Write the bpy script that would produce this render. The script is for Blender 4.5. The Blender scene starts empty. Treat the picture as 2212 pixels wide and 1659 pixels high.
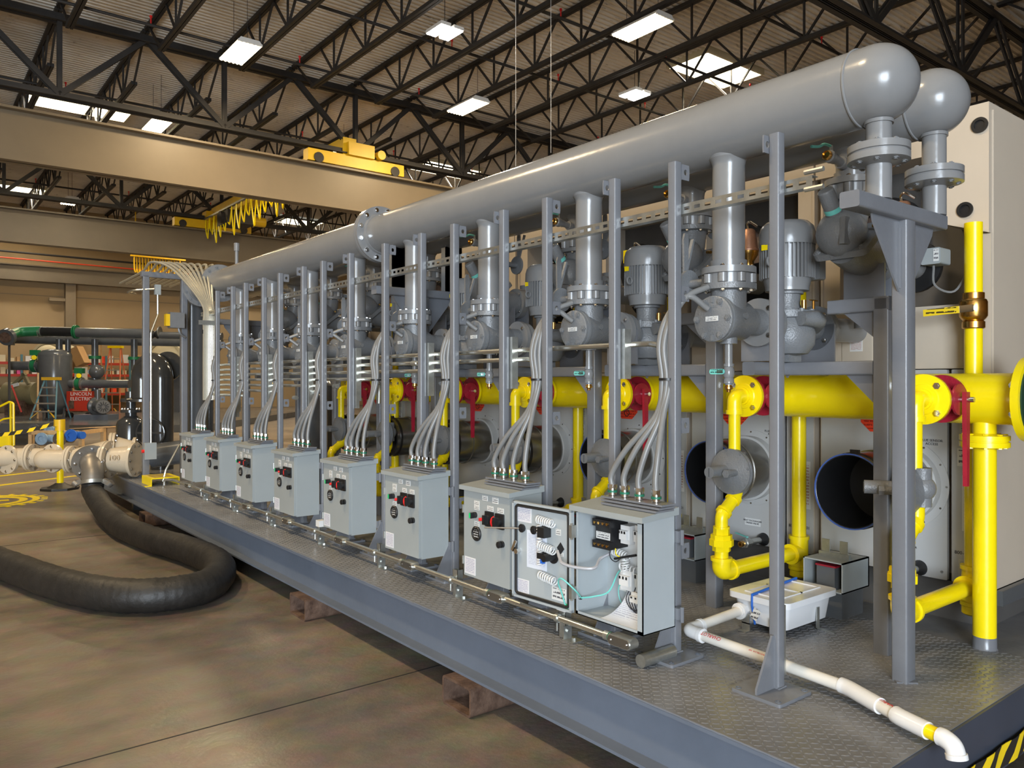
import bpy, math, random
from mathutils import Vector, Matrix, Quaternion
random.seed(7)
V = Vector
PI = math.pi
SC = bpy.context.scene
COL = SC.collection

# ------------------------------------------------------------------ camera, world, light, exposure
ZD = 0.373                      # top of the skid deck above the concrete floor
CAMP = V((-2.0196, -1.0725, 1.473))
FW = V((0.61956, 0.78495, 0)); RT = V((0.78495, -0.61956, 0))
cam = bpy.data.cameras.new('camera'); cam.sensor_width = 36.0
cam.lens = 1684.0 / 2212.0 * 36.0; cam.shift_y = -6.5 / 2212.0; cam.clip_end = 300; cam.clip_start = 0.02
camo = bpy.data.objects.new('camera', cam); COL.objects.link(camo)
camo.location = CAMP; camo.rotation_euler = (PI / 2, 0, -math.atan2(FW.x, FW.y))
SC.camera = camo
SC.view_settings.view_transform = 'Standard'; SC.view_settings.look = 'None'
SC.view_settings.gamma = 1.0; SC.view_settings.use_curve_mapping = False
SC.view_settings.exposure = 0.15
SC.cycles.use_denoising = True
SC.cycles.max_bounces = 6; SC.cycles.diffuse_bounces = 3; SC.cycles.glossy_bounces = 3
SC.cycles.sample_clamp_indirect = 6.0; SC.cycles.blur_glossy = 0.6
w = bpy.data.worlds.new('sky'); SC.world = w; w.use_nodes = True
bg = w.node_tree.nodes['Background']; bg.inputs[0].default_value = (0.62, 0.76, 1.0, 1); bg.inputs[1].default_value = 2.0

def area(name, loc, rot, sx, sy, power, col, parent=None):
    l = bpy.data.lights.new(name, 'AREA'); l.shape = 'RECTANGLE'; l.size = sx; l.size_y = sy
    l.energy = power; l.color = col
    o = bpy.data.objects.new(name, l); COL.objects.link(o); o.location = loc; o.rotation_euler = rot
    if parent: o.parent = parent
    return o
# daylight that comes in through the roll-up door of the wall behind the camera
area('daylight_door', (-9.6, -8.9, 2.6), (PI / 2, 0, 0), 7.6, 5.0, 3100, (0.79, 0.895, 1.0))

# ------------------------------------------------------------------ materials
MATS = {}
def mat(name, col, rough=0.5, metal=0.0, var=0.0, vscale=6.0, bump=0.0, bscale=80.0, spec=0.5, coat=0.0, emit=0.0, dark=None, alpha=None):
    m = bpy.data.materials.new(name); m.use_nodes = True; nt = m.node_tree; N = nt.nodes; L = nt.links
    b = N['Principled BSDF']
    b.inputs['Base Color'].default_value = (*col, 1); b.inputs['Roughness'].default_value = rough
    b.inputs['Metallic'].default_value = metal; b.inputs['Specular IOR Level'].default_value = spec
    b.inputs['Coat Weight'].default_value = coat; b.inputs['Coat Roughness'].default_value = 0.08
    if emit:
        b.inputs['Emission Color'].default_value = (*col, 1); b.inputs['Emission Strength'].default_value = emit
    if var or bump:
        tc = N.new('ShaderNodeTexCoord')
    if var:
        nz = N.new('ShaderNodeTexNoise'); nz.inputs['Scale'].default_value = vscale; nz.inputs['Detail'].default_value = 6
        nz.inputs['Roughness'].default_value = 0.65
        rp = N.new('ShaderNodeValToRGB'); rp.color_ramp.elements[0].position = 0.3; rp.color_ramp.elements[1].position = 0.72
        d = dark or tuple(c * (1 - var) for c in col)
        rp.color_ramp.elements[0].color = (*d, 1); rp.color_ramp.elements[1].color = (*[min(1, c * (1 + var * 0.4)) for c in col], 1)
        L.new(tc.outputs['Object'], nz.inputs['Vector']); L.new(nz.outputs['Fac'], rp.inputs['Fac']); L.new(rp.outputs['Color'], b.inputs['Base Color'])
    if bump:
        n2 = N.new('ShaderNodeTexNoise'); n2.inputs['Scale'].default_value = bscale; n2.inputs['Detail'].default_value = 3
        bp = N.new('ShaderNodeBump'); bp.inputs['Strength'].default_value = bump; bp.inputs['Distance'].default_value = 0.01
        L.new(tc.outputs['Object'], n2.inputs['Vector']); L.new(n2.outputs['Fac'], bp.inputs['Height']); L.new(bp.outputs['Normal'], b.inputs['Normal'])
    MATS[name] = m
    return m
mat('grey', (0.215, 0.217, 0.219), 0.22, var=0.08, vscale=3, bump=0.06, bscale=25)
mat('castgrey', (0.175, 0.181, 0.188), 0.34, var=0.12, vscale=8, bump=0.25, bscale=140)
mat('frame', (0.172, 0.179, 0.196), 0.26, var=0.10, vscale=5, bump=0.08, bscale=40)
mat('deckpaint', (0.185, 0.188, 0.198), 0.25, var=0.22, vscale=4, bump=0.08, bscale=60)
mat('beamblue', (0.122, 0.146, 0.190), 0.40, var=0.14, vscale=2.2, bump=0.06, bscale=30)
mat('boxgrey', (0.315, 0.342, 0.345), 0.36, var=0.05, vscale=3)
mat('boxin', (0.37, 0.405, 0.42), 0.36, var=0.05, vscale=3)
mat('yellow', (0.93, 0.72, 0.004), 0.26, var=0.05, vscale=7, bump=0.04, bscale=40)
mat('yellowdark', (0.72, 0.42, 0.02), 0.45, var=0.25, vscale=5)
mat('red', (0.36, 0.012, 0.03), 0.42, var=0.2, vscale=20, bump=0.15, bscale=120)
mat('redbright', (0.75, 0.02, 0.02), 0.35)
mat('orange', (0.90, 0.07, 0.02), 0.5, var=0.1, vscale=30)
mat('tan', (0.53, 0.455, 0.365), 0.42, var=0.05, vscale=2)
mat('panelgrey', (0.46, 0.46, 0.455), 0.42, var=0.05, vscale=2)
mat('darkpanel', (0.10, 0.095, 0.09), 0.5, var=0.2, vscale=4)
mat('galv', (0.55, 0.56, 0.53), 0.34, metal=0.85, var=0.28, vscale=14)
mat('emt', (0.66, 0.65, 0.58), 0.25, metal=0.9, var=0.15, vscale=10)
mat('emtbright', (0.52, 0.49, 0.40), 0.32, metal=0.55, var=0.1, vscale=10)
mat('chrome', (0.75, 0.75, 0.75), 0.16, metal=1.0)
mat('brass', (0.72, 0.42, 0.12), 0.25, metal=1.0, var=0.2, vscale=40)
mat('bronze', (0.36, 0.19, 0.12), 0.42, metal=0.6, var=0.25, vscale=20)
mat('flex', (0.19, 0.19, 0.187), 0.36, var=0.1, vscale=10)
mat('black', (0.012, 0.012, 0.013), 0.42)
mat('blackgloss', (0.035, 0.036, 0.036), 0.13, var=0.2, vscale=3)
mat('dark_or_dimmed_grey', (0.095, 0.10, 0.105), 0.20, var=0.15, vscale=3)  # header grey darkened to imitate dim far-end light; also serves plain dark parts
mat('tubeblack', (0.018, 0.016, 0.015), 0.28, var=0.4, vscale=2)
mat('tubeinside', (0.006, 0.006, 0.007), 0.6)
mat('dullsteel', (0.26, 0.235, 0.20), 0.42, metal=0.55, var=0.25, vscale=6)
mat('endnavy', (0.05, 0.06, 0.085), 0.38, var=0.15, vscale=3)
mat('steel', (0.34, 0.33, 0.31), 0.25, metal=0.9, var=0.25, vscale=3)
mat('white', (0.66, 0.66, 0.65), 0.45)
mat('tankwhite', (0.68, 0.69, 0.71), 0.28, coat=0.4)
mat('pvc', (0.72, 0.69, 0.63), 0.30, var=0.06, vscale=6)
mat('fitting', (0.74, 0.74, 0.74), 0.25)
mat('blue', (0.02, 0.13, 0.55), 0.45)
mat('bluefilm', (0.05, 0.10, 0.32), 0.3)
mat('bluepaint', (0.26, 0.40, 0.56), 0.45, var=0.3, vscale=9)
mat('turq', (0.16, 0.56, 0.50), 0.4)
mat('green', (0.012, 0.16, 0.06), 0.4, var=0.15, vscale=9)
mat('darkgreen', (0.012, 0.05, 0.03), 0.35)
mat('greenlamp', (0.02, 0.55, 0.16), 0.3)
mat('truss', (0.030, 0.027, 0.025), 0.6, var=0.3, vscale=3)
mat('trusslight', (0.055, 0.05, 0.045), 0.55, var=0.2, vscale=2)
mat('crane', (0.185, 0.145, 0.092), 0.42, var=0.10, vscale=0.7)
mat('craneyellow', (0.80, 0.50, 0.01), 0.42, var=0.15, vscale=2)
mat('concwall', (0.40, 0.285, 0.15), 0.8, var=0.10, vscale=0.4)
mat('column', (0.25, 0.19, 0.115), 0.6, var=0.1, vscale=1)
mat('tanpipe', (0.55, 0.46, 0.335), 0.22, var=0.06, vscale=6, bump=0.12, bscale=50)
mat('rubber', (0.016, 0.0145, 0.013), 0.55, var=0.5, vscale=9, bump=0.35, bscale=30)
mat('rust', (0.16, 0.10, 0.07), 0.7, metal=0.3, var=0.55, vscale=9, dark=(0.045, 0.022, 0.014), bump=0.3, bscale=60)
mat('rackred', (0.42, 0.03, 0.012), 0.45)
mat('cardboard', (0.52, 0.33, 0.16), 0.8, var=0.1, vscale=3)
mat('wood', (0.62, 0.40, 0.19), 0.65, var=0.25, vscale=5)
mat('ladderblue', (0.06, 0.17, 0.22), 0.45)
mat('ladderorange', (0.60, 0.16, 0.06), 0.45)
mat('aluminium', (0.62, 0.60, 0.55), 0.35, metal=0.8)
mat('olive', (0.22, 0.19, 0.10), 0.5, var=0.2, vscale=2)
mat('cream', (0.62, 0.55, 0.37), 0.5, var=0.1, vscale=2)
mat('pinkbag', (0.8, 0.1, 0.35), 0.5)
mat('tube_light', (1.0, 0.80, 0.50), 0.5, emit=14.0)
mat('led_light', (1.0, 0.95, 0.88), 0.5, emit=30.0)
mat('sky_panel', (1.0, 0.93, 0.82), 0.5, emit=6.0)
mat('reflector', (0.85, 0.83, 0.78), 0.3)
mat('ink', (0.02, 0.02, 0.025), 0.6)
mat('inkred', (0.6, 0.02, 0.02), 0.6)
mat('inkblue', (0.04, 0.05, 0.30), 0.6)
mat('meshbrown', (0.17, 0.12, 0.10), 0.5, var=0.4, vscale=60)
mat('gasket', (0.012, 0.011, 0.010), 0.7)
mat('greenring', (0.012, 0.14, 0.08), 0.4)
mat('clearwrap', (0.38, 0.38, 0.40), 0.3)

def print_mat(name, paper, ink, rows, cols):
    """flat print: lines of small marks on paper"""
    m = bpy.data.materials.new(name); m.use_nodes = True; nt = m.node_tree; N = nt.nodes; L = nt.links
    b = N['Principled BSDF']; b.inputs['Roughness'].default_value = 0.45
    tc = N.new('ShaderNodeTexCoord'); mp = N.new('ShaderNodeMapping')
    mp.inputs['Rotation'].default_value = (0, 0, 0)
    sx = N.new('ShaderNodeSeparateXYZ'); L.new(tc.outputs['Generated'], sx.inputs[0])
    cm = N.new('ShaderNodeCombineXYZ'); L.new(sx.outputs['Y'], cm.inputs['X']); L.new(sx.outputs['Z'], cm.inputs['Y'])
    wv = N.new('ShaderNodeMath'); wv.operation = 'MULTIPLY'; wv.inputs[1].default_value = rows; L.new(sx.outputs['Z'], wv.inputs[0])
    fr = N.new('ShaderNodeMath'); fr.operation = 'FRACT'; L.new(wv.outputs[0], fr.inputs[0])
    g1 = N.new('ShaderNodeMath'); g1.operation = 'GREATER_THAN'; g1.inputs[1].default_value = 0.58; L.new(fr.outputs[0], g1.inputs[0])
    mp.inputs['Scale'].default_value = (cols, rows, 1); L.new(cm.outputs[0], mp.inputs['Vector'])
    nz = N.new('ShaderNodeTexNoise'); nz.inputs['Scale'].default_value = 1.3; nz.inputs['Detail'].default_value = 1; L.new(mp.outputs[0], nz.inputs['Vector'])
    g2 = N.new('ShaderNodeMath'); g2.operation = 'GREATER_THAN'; g2.inputs[1].default_value = 0.42; L.new(nz.outputs['Fac'], g2.inputs[0])
    mu = N.new('ShaderNodeMath'); mu.operation = 'MULTIPLY'; L.new(g1.outputs[0], mu.inputs[0]); L.new(g2.outputs[0], mu.inputs[1])
    # margins
    for ax in ('Y', 'Z'):
        a = N.new('ShaderNodeMath'); a.operation = 'SUBTRACT'; a.inputs[1].default_value = 0.5; L.new(sx.outputs[ax], a.inputs[0])
        c = N.new('ShaderNodeMath'); c.operation = 'ABSOLUTE'; L.new(a.outputs[0], c.inputs[0])
        l = N.new('ShaderNodeMath'); l.operation = 'LESS_THAN'; l.inputs[1].default_value = 0.42; L.new(c.outputs[0], l.inputs[0])
        m2 = N.new('ShaderNodeMath'); m2.operation = 'MULTIPLY'; L.new(mu.outputs[0], m2.inputs[0]); L.new(l.outputs[0], m2.inputs[1]); mu = m2
    mx = N.new('ShaderNodeMix'); mx.data_type = 'RGBA'; mx.inputs['A'].default_value = (*paper, 1); mx.inputs['B'].default_value = (*ink, 1)
    L.new(mu.outputs[0], mx.inputs['Factor']); L.new(mx.outputs['Result'], b.inputs['Base Color'])
    MATS[name] = m
print_mat('print_small', (0.66, 0.66, 0.64), (0.10, 0.10, 0.11), 3, 9)
print_mat('print_warn', (0.68, 0.68, 0.70), (0.28, 0.28, 0.42), 11, 22)
print_mat('print_sheet', (0.64, 0.68, 0.76), (0.40, 0.43, 0.54), 24, 22)
print_mat('print_tech', (0.52, 0.50, 0.42), (0.20, 0.20, 0.19), 26, 18)
print_mat('print_red', (0.68, 0.67, 0.65), (0.42, 0.20, 0.18), 16, 18)
print_mat('print_orange', (0.85, 0.06, 0.02), (0.40, 0.02, 0.01), 9, 14)
print_mat('print_meter', (0.015, 0.015, 0.015), (0.55, 0.55, 0.55), 4, 7)
print_mat('print_handle', (0.16, 0.56, 0.50), (0.02, 0.06, 0.06), 2, 9)
print_mat('print_yhandle', (0.85, 0.60, 0.02), (0.06, 0.04, 0.01), 2, 9)

def floor_mat():
    m = bpy.data.materials.new('concrete'); m.use_nodes = True; nt = m.node_tree; N = nt.nodes; L = nt.links
    b = N['Principled BSDF']; tc = N.new('ShaderNodeTexCoord')
    def noise(s, d, r=0.6, stretch=None):
        n = N.new('ShaderNodeTexNoise'); n.inputs['Scale'].default_value = s; n.inputs['Detail'].default_value = d; n.inputs['Roughness'].default_value = r
        if stretch:
            mp = N.new('ShaderNodeMapping'); mp.inputs['Scale'].default_value = stretch; L.new(tc.outputs['Object'], mp.inputs[0]); L.new(mp.outputs[0], n.inputs['Vector'])
        else: L.new(tc.outputs['Object'], n.inputs['Vector'])
        return n
    n1 = noise(0.55, 8); n2 = noise(7, 6, 0.7); n3 = noise(1.1, 5, 0.55, (0.5, 2.2, 1))
    r1 = N.new('ShaderNodeValToRGB'); e = r1.color_ramp.elements
    e[0].position = 0.30; e[0].color = (0.095, 0.074, 0.052, 1); e[1].position = 0.70; e[1].color = (0.265, 0.207, 0.145, 1)
    L.new(n1.outputs['Fac'], r1.inputs['Fac'])
    mx = N.new('ShaderNodeMix'); mx.data_type = 'RGBA'; mx.blend_type = 'OVERLAY'; mx.inputs['Factor'].default_value = 0.55
    L.new(r1.outputs['Color'], mx.inputs['A']); L.new(n2.outputs['Color'], mx.inputs['B'])
    hs = N.new('ShaderNodeHueSaturation'); hs.inputs['Saturation'].default_value = 0.82; L.new(mx.outputs['Result'], hs.inputs['Color'])
    r3 = N.new('ShaderNodeValToRGB'); r3.color_ramp.elements[0].position = 0.36; r3.color_ramp.elements[0].color = (0.62, 0.60, 0.60, 1); r3.color_ramp.elements[1].position = 0.56
    L.new(n3.outputs['Fac'], r3.inputs['Fac'])
    m2 = N.new('ShaderNodeMix'); m2.data_type = 'RGBA'; m2.blend_type = 'MULTIPLY'; m2.inputs['Factor'].default_value = 0.8
    L.new(hs.outputs['Color'], m2.inputs['A']); L.new(r3.outputs['Color'], m2.inputs['B']); L.new(m2.outputs['Result'], b.inputs['Base Color'])
    rr = N.new('ShaderNodeMapRange'); rr.inputs['To Min'].default_value = 0.22; rr.inputs['To Max'].default_value = 0.52; L.new(n2.outputs['Fac'], rr.inputs['Value']); L.new(rr.outputs[0], b.inputs['Roughness'])
    bp = N.new('ShaderNodeBump'); bp.inputs['Strength'].default_value = 0.12; bp.inputs['Distance'].default_value = 0.02
    n4 = noise(28, 4); L.new(n4.outputs['Fac'], bp.inputs['Height']); L.new(bp.outputs['Normal'], b.inputs['Normal'])
    MATS['concrete'] = m
floor_mat()
def roof_mat():
    m = bpy.data.materials.new('roofdeck'); m.use_nodes = True; nt = m.node_tree; N = nt.nodes; L = nt.links
    b = N['Principled BSDF']; b.inputs['Roughness'].default_value = 0.8; tc = N.new('ShaderNodeTexCoord')
    n1 = N.new('ShaderNodeTexNoise'); n1.inputs['Scale'].default_value = 0.35; n1.inputs['Detail'].default_value = 5
    n2 = N.new('ShaderNodeTexNoise'); n2.inputs['Scale'].default_value = 5; n2.inputs['Detail'].default_value = 6; n2.inputs['Roughness'].default_value = 0.7
    mp = N.new('ShaderNodeMapping'); mp.inputs['Scale'].default_value = (0.5, 2, 1); L.new(tc.outputs['Object'], mp.inputs[0]); L.new(mp.outputs[0], n2.inputs['Vector'])
    L.new(tc.outputs['Object'], n1.inputs['Vector'])
    r1 = N.new('ShaderNodeValToRGB'); r1.color_ramp.elements[0].position = 0.33; r1.color_ramp.elements[0].color = (0.60, 0.54, 0.45, 1)
    r1.color_ramp.elements[1].position = 0.66; r1.color_ramp.elements[1].color = (0.86, 0.80, 0.70, 1); L.new(n1.outputs['Fac'], r1.inputs['Fac'])
    r2 = N.new('ShaderNodeValToRGB'); r2.color_ramp.elements[0].position = 0.30; r2.color_ramp.elements[0].color = (0.22, 0.17, 0.12, 1); r2.color_ramp.elements[1].position = 0.42
    r2.color_ramp.elements[1].color = (1, 1, 1, 1); L.new(n2.outputs['Fac'], r2.inputs['Fac'])
    mx = N.new('ShaderNodeMix'); mx.data_type = 'RGBA'; mx.blend_type = 'MULTIPLY'; mx.inputs['Factor'].default_value = 0.7
    L.new(r1.outputs['Color'], mx.inputs['A']); L.new(r2.outputs['Color'], mx.inputs['B']); L.new(mx.outputs['Result'], b.inputs['Base Color'])
    MATS['roofdeck'] = m
roof_mat()
def stripe_mat(nm='hazard', sc=(4.4, 4.4, -4.4)):
    m = bpy.data.materials.new(nm); m.use_nodes = True; nt = m.node_tree; N = nt.nodes; L = nt.links
    b = N['Principled BSDF']; b.inputs['Roughness'].default_value = 0.55; tc = N.new('ShaderNodeTexCoord')
    wv = N.new('ShaderNodeTexWave'); wv.inputs['Scale'].default_value = 1.0; wv.inputs['Distortion'].default_value = 0
    wv.bands_direction = 'DIAGONAL'; mp = N.new('ShaderNodeMapping'); mp.inputs['Scale'].default_value = sc
    L.new(tc.outputs['Object'], mp.inputs[0]); L.new(mp.outputs[0], wv.inputs['Vector'])
    r = N.new('ShaderNodeValToRGB'); r.color_ramp.interpolation = 'CONSTANT'; r.color_ramp.elements[0].color = (0.02, 0.018, 0.015, 1)
    r.color_ramp.elements[1].position = 0.5; r.color_ramp.elements[1].color = (0.88, 0.62, 0.01, 1)
    L.new(wv.outputs['Fac'], r.inputs['Fac']); L.new(r.outputs['Color'], b.inputs['Base Color'])
    MATS[nm] = m
stripe_mat(); stripe_mat('hazard_tape', (3.0, -3.0, -3.0))

# ------------------------------------------------------------------ mesh helpers
def frame(d):
    d = V(d).normalized()
    a = V((0, 0, 1)) if abs(d.z) < 0.9 else V((1, 0, 0))
    u = a.cross(d).normalized(); v = d.cross(u)
    return u, v, d
def rrect(w, h, r, seg=3):
    pts = []
    for cx, cy, a0 in ((w/2-r, h/2-r, 0), (-w/2+r, h/2-r, PI/2), (-w/2+r, -h/2+r, PI), (w/2-r, -h/2+r, 1.5*PI)):
        for i in range(seg + 1):
            a = a0 + PI / 2 * i / seg
            pts.append((cx + r * math.cos(a), cy + r * math.sin(a)))
    return pts
def fil(pts, r, seg=6):
    pts = [V(p) for p in pts]; out = [pts[0]]
    for i in range(1, len(pts) - 1):
        a, b, c = pts[i-1], pts[i], pts[i+1]
        d1 = (a - b); d2 = (c - b); l1, l2 = d1.length, d2.length; d1.normalize(); d2.normalize()
        ang = d1.angle(d2)
        t = min(r / max(math.tan(ang / 2), 1e-4), l1 * 0.49, l2 * 0.49)
        p1, p2 = b + d1 * t, b + d2 * t
        for k in range(seg + 1):
            s = k / seg
            out.append(p1 * (1-s)**2 + b * 2 * s * (1-s) + p2 * s * s)
    out.append(pts[-1]); return out
def spl(pts, n=8):
    pts = [V(p) for p in pts]; P = [pts[0]*2 - pts[1]] + pts + [pts[-1]*2 - pts[-2]]; out = []
    for i in range(1, len(P) - 2):
        for k in range(n):
            t = k / n; a, b, c, d = P[i-1], P[i], P[i+1], P[i+2]
            out.append(0.5 * ((2*b) + (c-a)*t + (2*a-5*b+4*c-d)*t*t + (3*b-a-3*c+d)*t**3))
    out.append(pts[-1]); return out
class MB:
    def __init__(s): s.v = []; s.f = []
    def add(s, vs, fs):
        o = len(s.v); s.v += [tuple(p) for p in vs]; s.f += [tuple(i + o for i in f) for f in fs]; return s
    def box(s, x0, y0, z0, x1, y1, z1):
        return s.add([(x0,y0,z0),(x1,y0,z0),(x1,y1,z0),(x0,y1,z0),(x0,y0,z1),(x1,y0,z1),(x1,y1,z1),(x0,y1,z1)],
                     [(0,3,2,1),(4,5,6,7),(0,1,5,4),(1,2,6,5),(2,3,7,6),(3,0,4,7)])
    def obox(s, c, sz, R):
        c = V(c); vs = []
        for z in (-.5, .5):
            for x, y in ((-.5,-.5),(.5,-.5),(.5,.5),(-.5,.5)): vs.append(c + R @ V((x*sz[0], y*sz[1], z*sz[2])))
        return s.add(vs, [(0,3,2,1),(4,5,6,7),(0,1,5,4),(1,2,6,5),(2,3,7,6),(3,0,4,7)])
    def bar(s, p0, p1, w, h=None):
        p0, p1 = V(p0), V(p1); u, v, d = frame(p1 - p0); h = h or w; vs = []
        for p in (p0, p1):
            for a, b in ((-.5,-.5),(.5,-.5),(.5,.5),(-.5,.5)): vs.append(p + u*(a*w) + v*(b*h))
        return s.add(vs, [(0,3,2,1),(4,5,6,7),(0,1,5,4),(1,2,6,5),(2,3,7,6),(3,0,4,7)])
    def prism(s, pts, vec):
        pts = [V(p) for p in pts]; vec = V(vec); n = len(pts)
        nor = V((0,0,0))
        for i in range(n): nor += pts[i].cross(pts[(i+1) % n])
        if nor.dot(vec) < 0: pts.reverse()
        return s.add(pts + [p + vec for p in pts], [tuple(reversed(range(n))), tuple(range(n, 2*n))] + [(i, (i+1) % n, n + (i+1) % n, n + i) for i in range(n)])
    def rbar(s, p0, p1, w, h, r=0.006, up=None):
        p0, p1 = V(p0), V(p1); u, v, d = frame(p1 - p0)
        if up is not None: v = V(up).normalized(); u = v.cross(d)
        return s.prism([p0 + u*a + v*b for a, b in rrect(w, h, r)], p1 - p0)
    def lathe(s, p, axis, prof, n=20):
        p = V(p); u, v, d = frame(axis); vs = []; fs = []; m = len(prof)
        for r, h in prof:
            for i in range(n):
                a = 2*PI*i/n; vs.append(p + d*h + (u*math.cos(a) + v*math.sin(a))*r)
        for j in range(m-1):
            for i in range(n):
                k = (i+1) % n; fs.append((j*n+i, j*n+k, (j+1)*n+k, (j+1)*n+i))
        if prof[0][0] > 1e-6: fs.append(tuple(reversed(range(n))))
        if prof[-1][0] > 1e-6: fs.append(tuple(range((m-1)*n, m*n)))
        return s.add(vs, fs)
    def cyl(s, p0, p1, r, n=16, r1=None):
        p0, p1 = V(p0), V(p1); return s.lathe(p0, p1 - p0, [(r, 0), (r if r1 is None else r1, (p1-p0).length)], n)
    def ring(s, p, axis, ro, ri, t, n=24):
        p = V(p); u, v, d = frame(axis); vs = []; fs = []
        for r, h in ((ri, 0), (ro, 0), (ro, t), (ri, t)):
            for i in range(n):
                a = 2*PI*i/n; vs.append(p + d*h + (u*math.cos(a)+v*math.sin(a))*r)
        for j in range(4):
            for i in range(n):
                k = (i+1) % n; j2 = (j+1) % 4; fs.append((j*n+i, j*n+k, j2*n+k, j2*n+i))
        return s.add(vs, fs)
    def sweep(s, pts, r, n=10, caps=True):
        pts = [V(p) for p in pts]; m = len(pts); vs = []; fs = []
        rs = r if isinstance(r, (list, tuple)) else [r]*m
        u, v, d = frame(pts[1]-pts[0]); pd = d
        for i in range(m):
            d = (pts[min(i+1, m-1)] - pts[max(i-1, 0)]).normalized()
            q = pd.rotation_difference(d); u = q @ u; v = q @ v; pd = d
            for k in range(n):
                a = 2*PI*k/n; vs.append(pts[i] + (u*math.cos(a)+v*math.sin(a))*rs[i])
        for i in range(m-1):
            for k in range(n):
                k2 = (k+1) % n; fs.append((i*n+k, i*n+k2, (i+1)*n+k2, (i+1)*n+k))
        if caps: fs += [tuple(reversed(range(n))), tuple(range((m-1)*n, m*n))]
        return s.add(vs, fs)
    def sphere(s, c, r, n=20, sc=(1,1,1), axis=(0,0,1), a0=0.0, a1=PI):
        prof = [(r*math.sin(a0+(a1-a0)*i/10)+1e-7, -r*math.cos(a0+(a1-a0)*i/10)) for i in range(11)]
        k = len(s.v); s.lathe(c, axis, prof, n)
        if sc != (1,1,1):
            c = V(c)
            for i in range(k, len(s.v)):
                q = V(s.v[i]) - c; s.v[i] = tuple(c + V((q.x*sc[0], q.y*sc[1], q.z*sc[2])))
        return s
    def mesh(s, name, mt, off=V((0,0,0)), ang=38):
        me = bpy.data.meshes.new(name); me.from_pydata([(a-off.x, b-off.y, c-off.z) for a, b, c in s.v], [], s.f)
        me.materials.append(MATS[mt] if isinstance(mt, str) else mt)
        me.shade_smooth(); me.set_sharp_from_angle(angle=math.radians(ang))
        return me
WL = {}; CHN = {}
def tag(o, label=None, cat=None, group=None, kind=None):
    if label: o['label'] = label
    if cat: o['category'] = cat
    if group: o['group'] = group
    if kind: o['kind'] = kind
    return o
def thing(name, label, cat, loc, group=None, kind=None):
    o = bpy.data.objects.new(name, None); COL.objects.link(o); o.location = loc; o.empty_display_size = 0.1
    WL[o] = V(loc); return tag(o, label, cat, group, kind)
def part(name, mb, mt, parent, label=None, ang=38, kind=None):
    off = WL[parent]; o = bpy.data.objects.new(name, mb.mesh(name, mt, off, ang)); COL.objects.link(o); o.parent = parent; WL[o] = off; CHN.setdefault(parent, []).append(o)
    return tag(o, label, kind=kind)
def solo(name, mb, mt, label, cat, loc=None, group=None, kind=None, ang=38):
    """a thing (or a piece of the setting) that is one mesh"""
    if loc is None:
        n = len(mb.v); xs = [min(p[i] for p in mb.v) for i in range(3)]; xe = [max(p[i] for p in mb.v) for i in range(3)]
        loc = ((xs[0]+xe[0])/2, (xs[1]+xe[1])/2, xs[2])
    loc = V(loc); o = bpy.data.objects.new(name, mb.mesh(name, mt, loc, ang)); COL.objects.link(o); o.location = loc; WL[o] = loc
    return tag(o, label, cat, group, kind)
def struct(name, mb, mt, label=None): return solo(name, mb, mt, label, None, loc=(0,0,0), kind='structure')
def inst(name, me, parent, pos, d=None, scale=(1,1,1)):
    """a piece that shares mesh data: placed at world position pos, its z along d"""
    o = bpy.data.objects.new(name, me); COL.objects.link(o); o.parent = parent; o.location = V(pos) - WL[parent]
    if d is not None: o.rotation_mode = 'QUATERNION'; o.rotation_quaternion = V((0,0,1)).rotation_difference(V(d).normalized())
    o.scale = scale; WL[o] = V(pos); CHN.setdefault(parent, []).append(o); return o
def copytree(o, dloc=None, parent=None, label=None):
    c = o.copy(); COL.objects.link(c)
    if parent is not None: c.parent = parent
    else: c.location = o.location + V(dloc)
    if label: c['label'] = label
    WL[c] = WL[o] + V(dloc) if dloc is not None else WL[o]
    CHN[c] = [copytree(ch, parent=c) for ch in CHN.get(o, [])]
    return c
BOLT = MB().cyl((0,0,0),(0,0,0.55),1,6).cyl((0,0,0.55),(0,0,0.85),0.55,8).mesh('bolt','chrome')
BOLTG = MB().cyl((0,0,0),(0,0,0.55),1,6).cyl((0,0,0.55),(0,0,0.85),0.55,8).mesh('bolt','castgrey')
BOLTY = MB().cyl((0,0,0),(0,0,0.6),1,6).mesh('bolt','yellow')
def bolts(parent, c, axis, rad, n, size, me=None, a0=0.0, name='bolt'):
    u, v, d = frame(axis); c = V(c)
    for i in range(n):
        a = a0 + 2*PI*i/n; inst(name, me or BOLT, parent, c + (u*math.cos(a)+v*math.sin(a))*rad, d, (size,)*3)
def text(name, body, parent, pos, size, mt, right, up, depth=0.0005, align='CENTER'):
    cu = bpy.data.curves.new(name, 'FONT'); cu.body = body; cu.size = size; cu.extrude = depth; cu.align_x = align; cu.align_y = 'CENTER'
    cu.materials.append(MATS[mt]); cu.resolution_u = 2
    tmp = bpy.data.objects.new(name, cu); COL.objects.link(tmp); me = bpy.data.meshes.new_from_object(tmp); bpy.data.objects.remove(tmp); bpy.data.curves.remove(cu)
    o = bpy.data.objects.new(name, me); COL.objects.link(o); o.parent = parent; o.location = V(pos) - WL[parent]
    r = V(right).normalized(); u = V(up).normalized(); n = r.cross(u)
    M = Matrix((r, u, n)).transposed(); o.rotation_euler = M.to_euler(); WL[o] = V(pos); CHN.setdefault(parent, []).append(o); return o
def aty(u, v, y):
    k = (u-1106)/1684; return at(u, v, (y-CAMP.y)/(FW.y+k*RT.y))
def at(u, v, d):
    """point at depth d (metres along the viewing axis) that the photograph shows at u, v"""
    return CAMP + FW*d + RT*((u-1106)/1684*d) + V((0,0,-(v-823)/1684*d))
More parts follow.
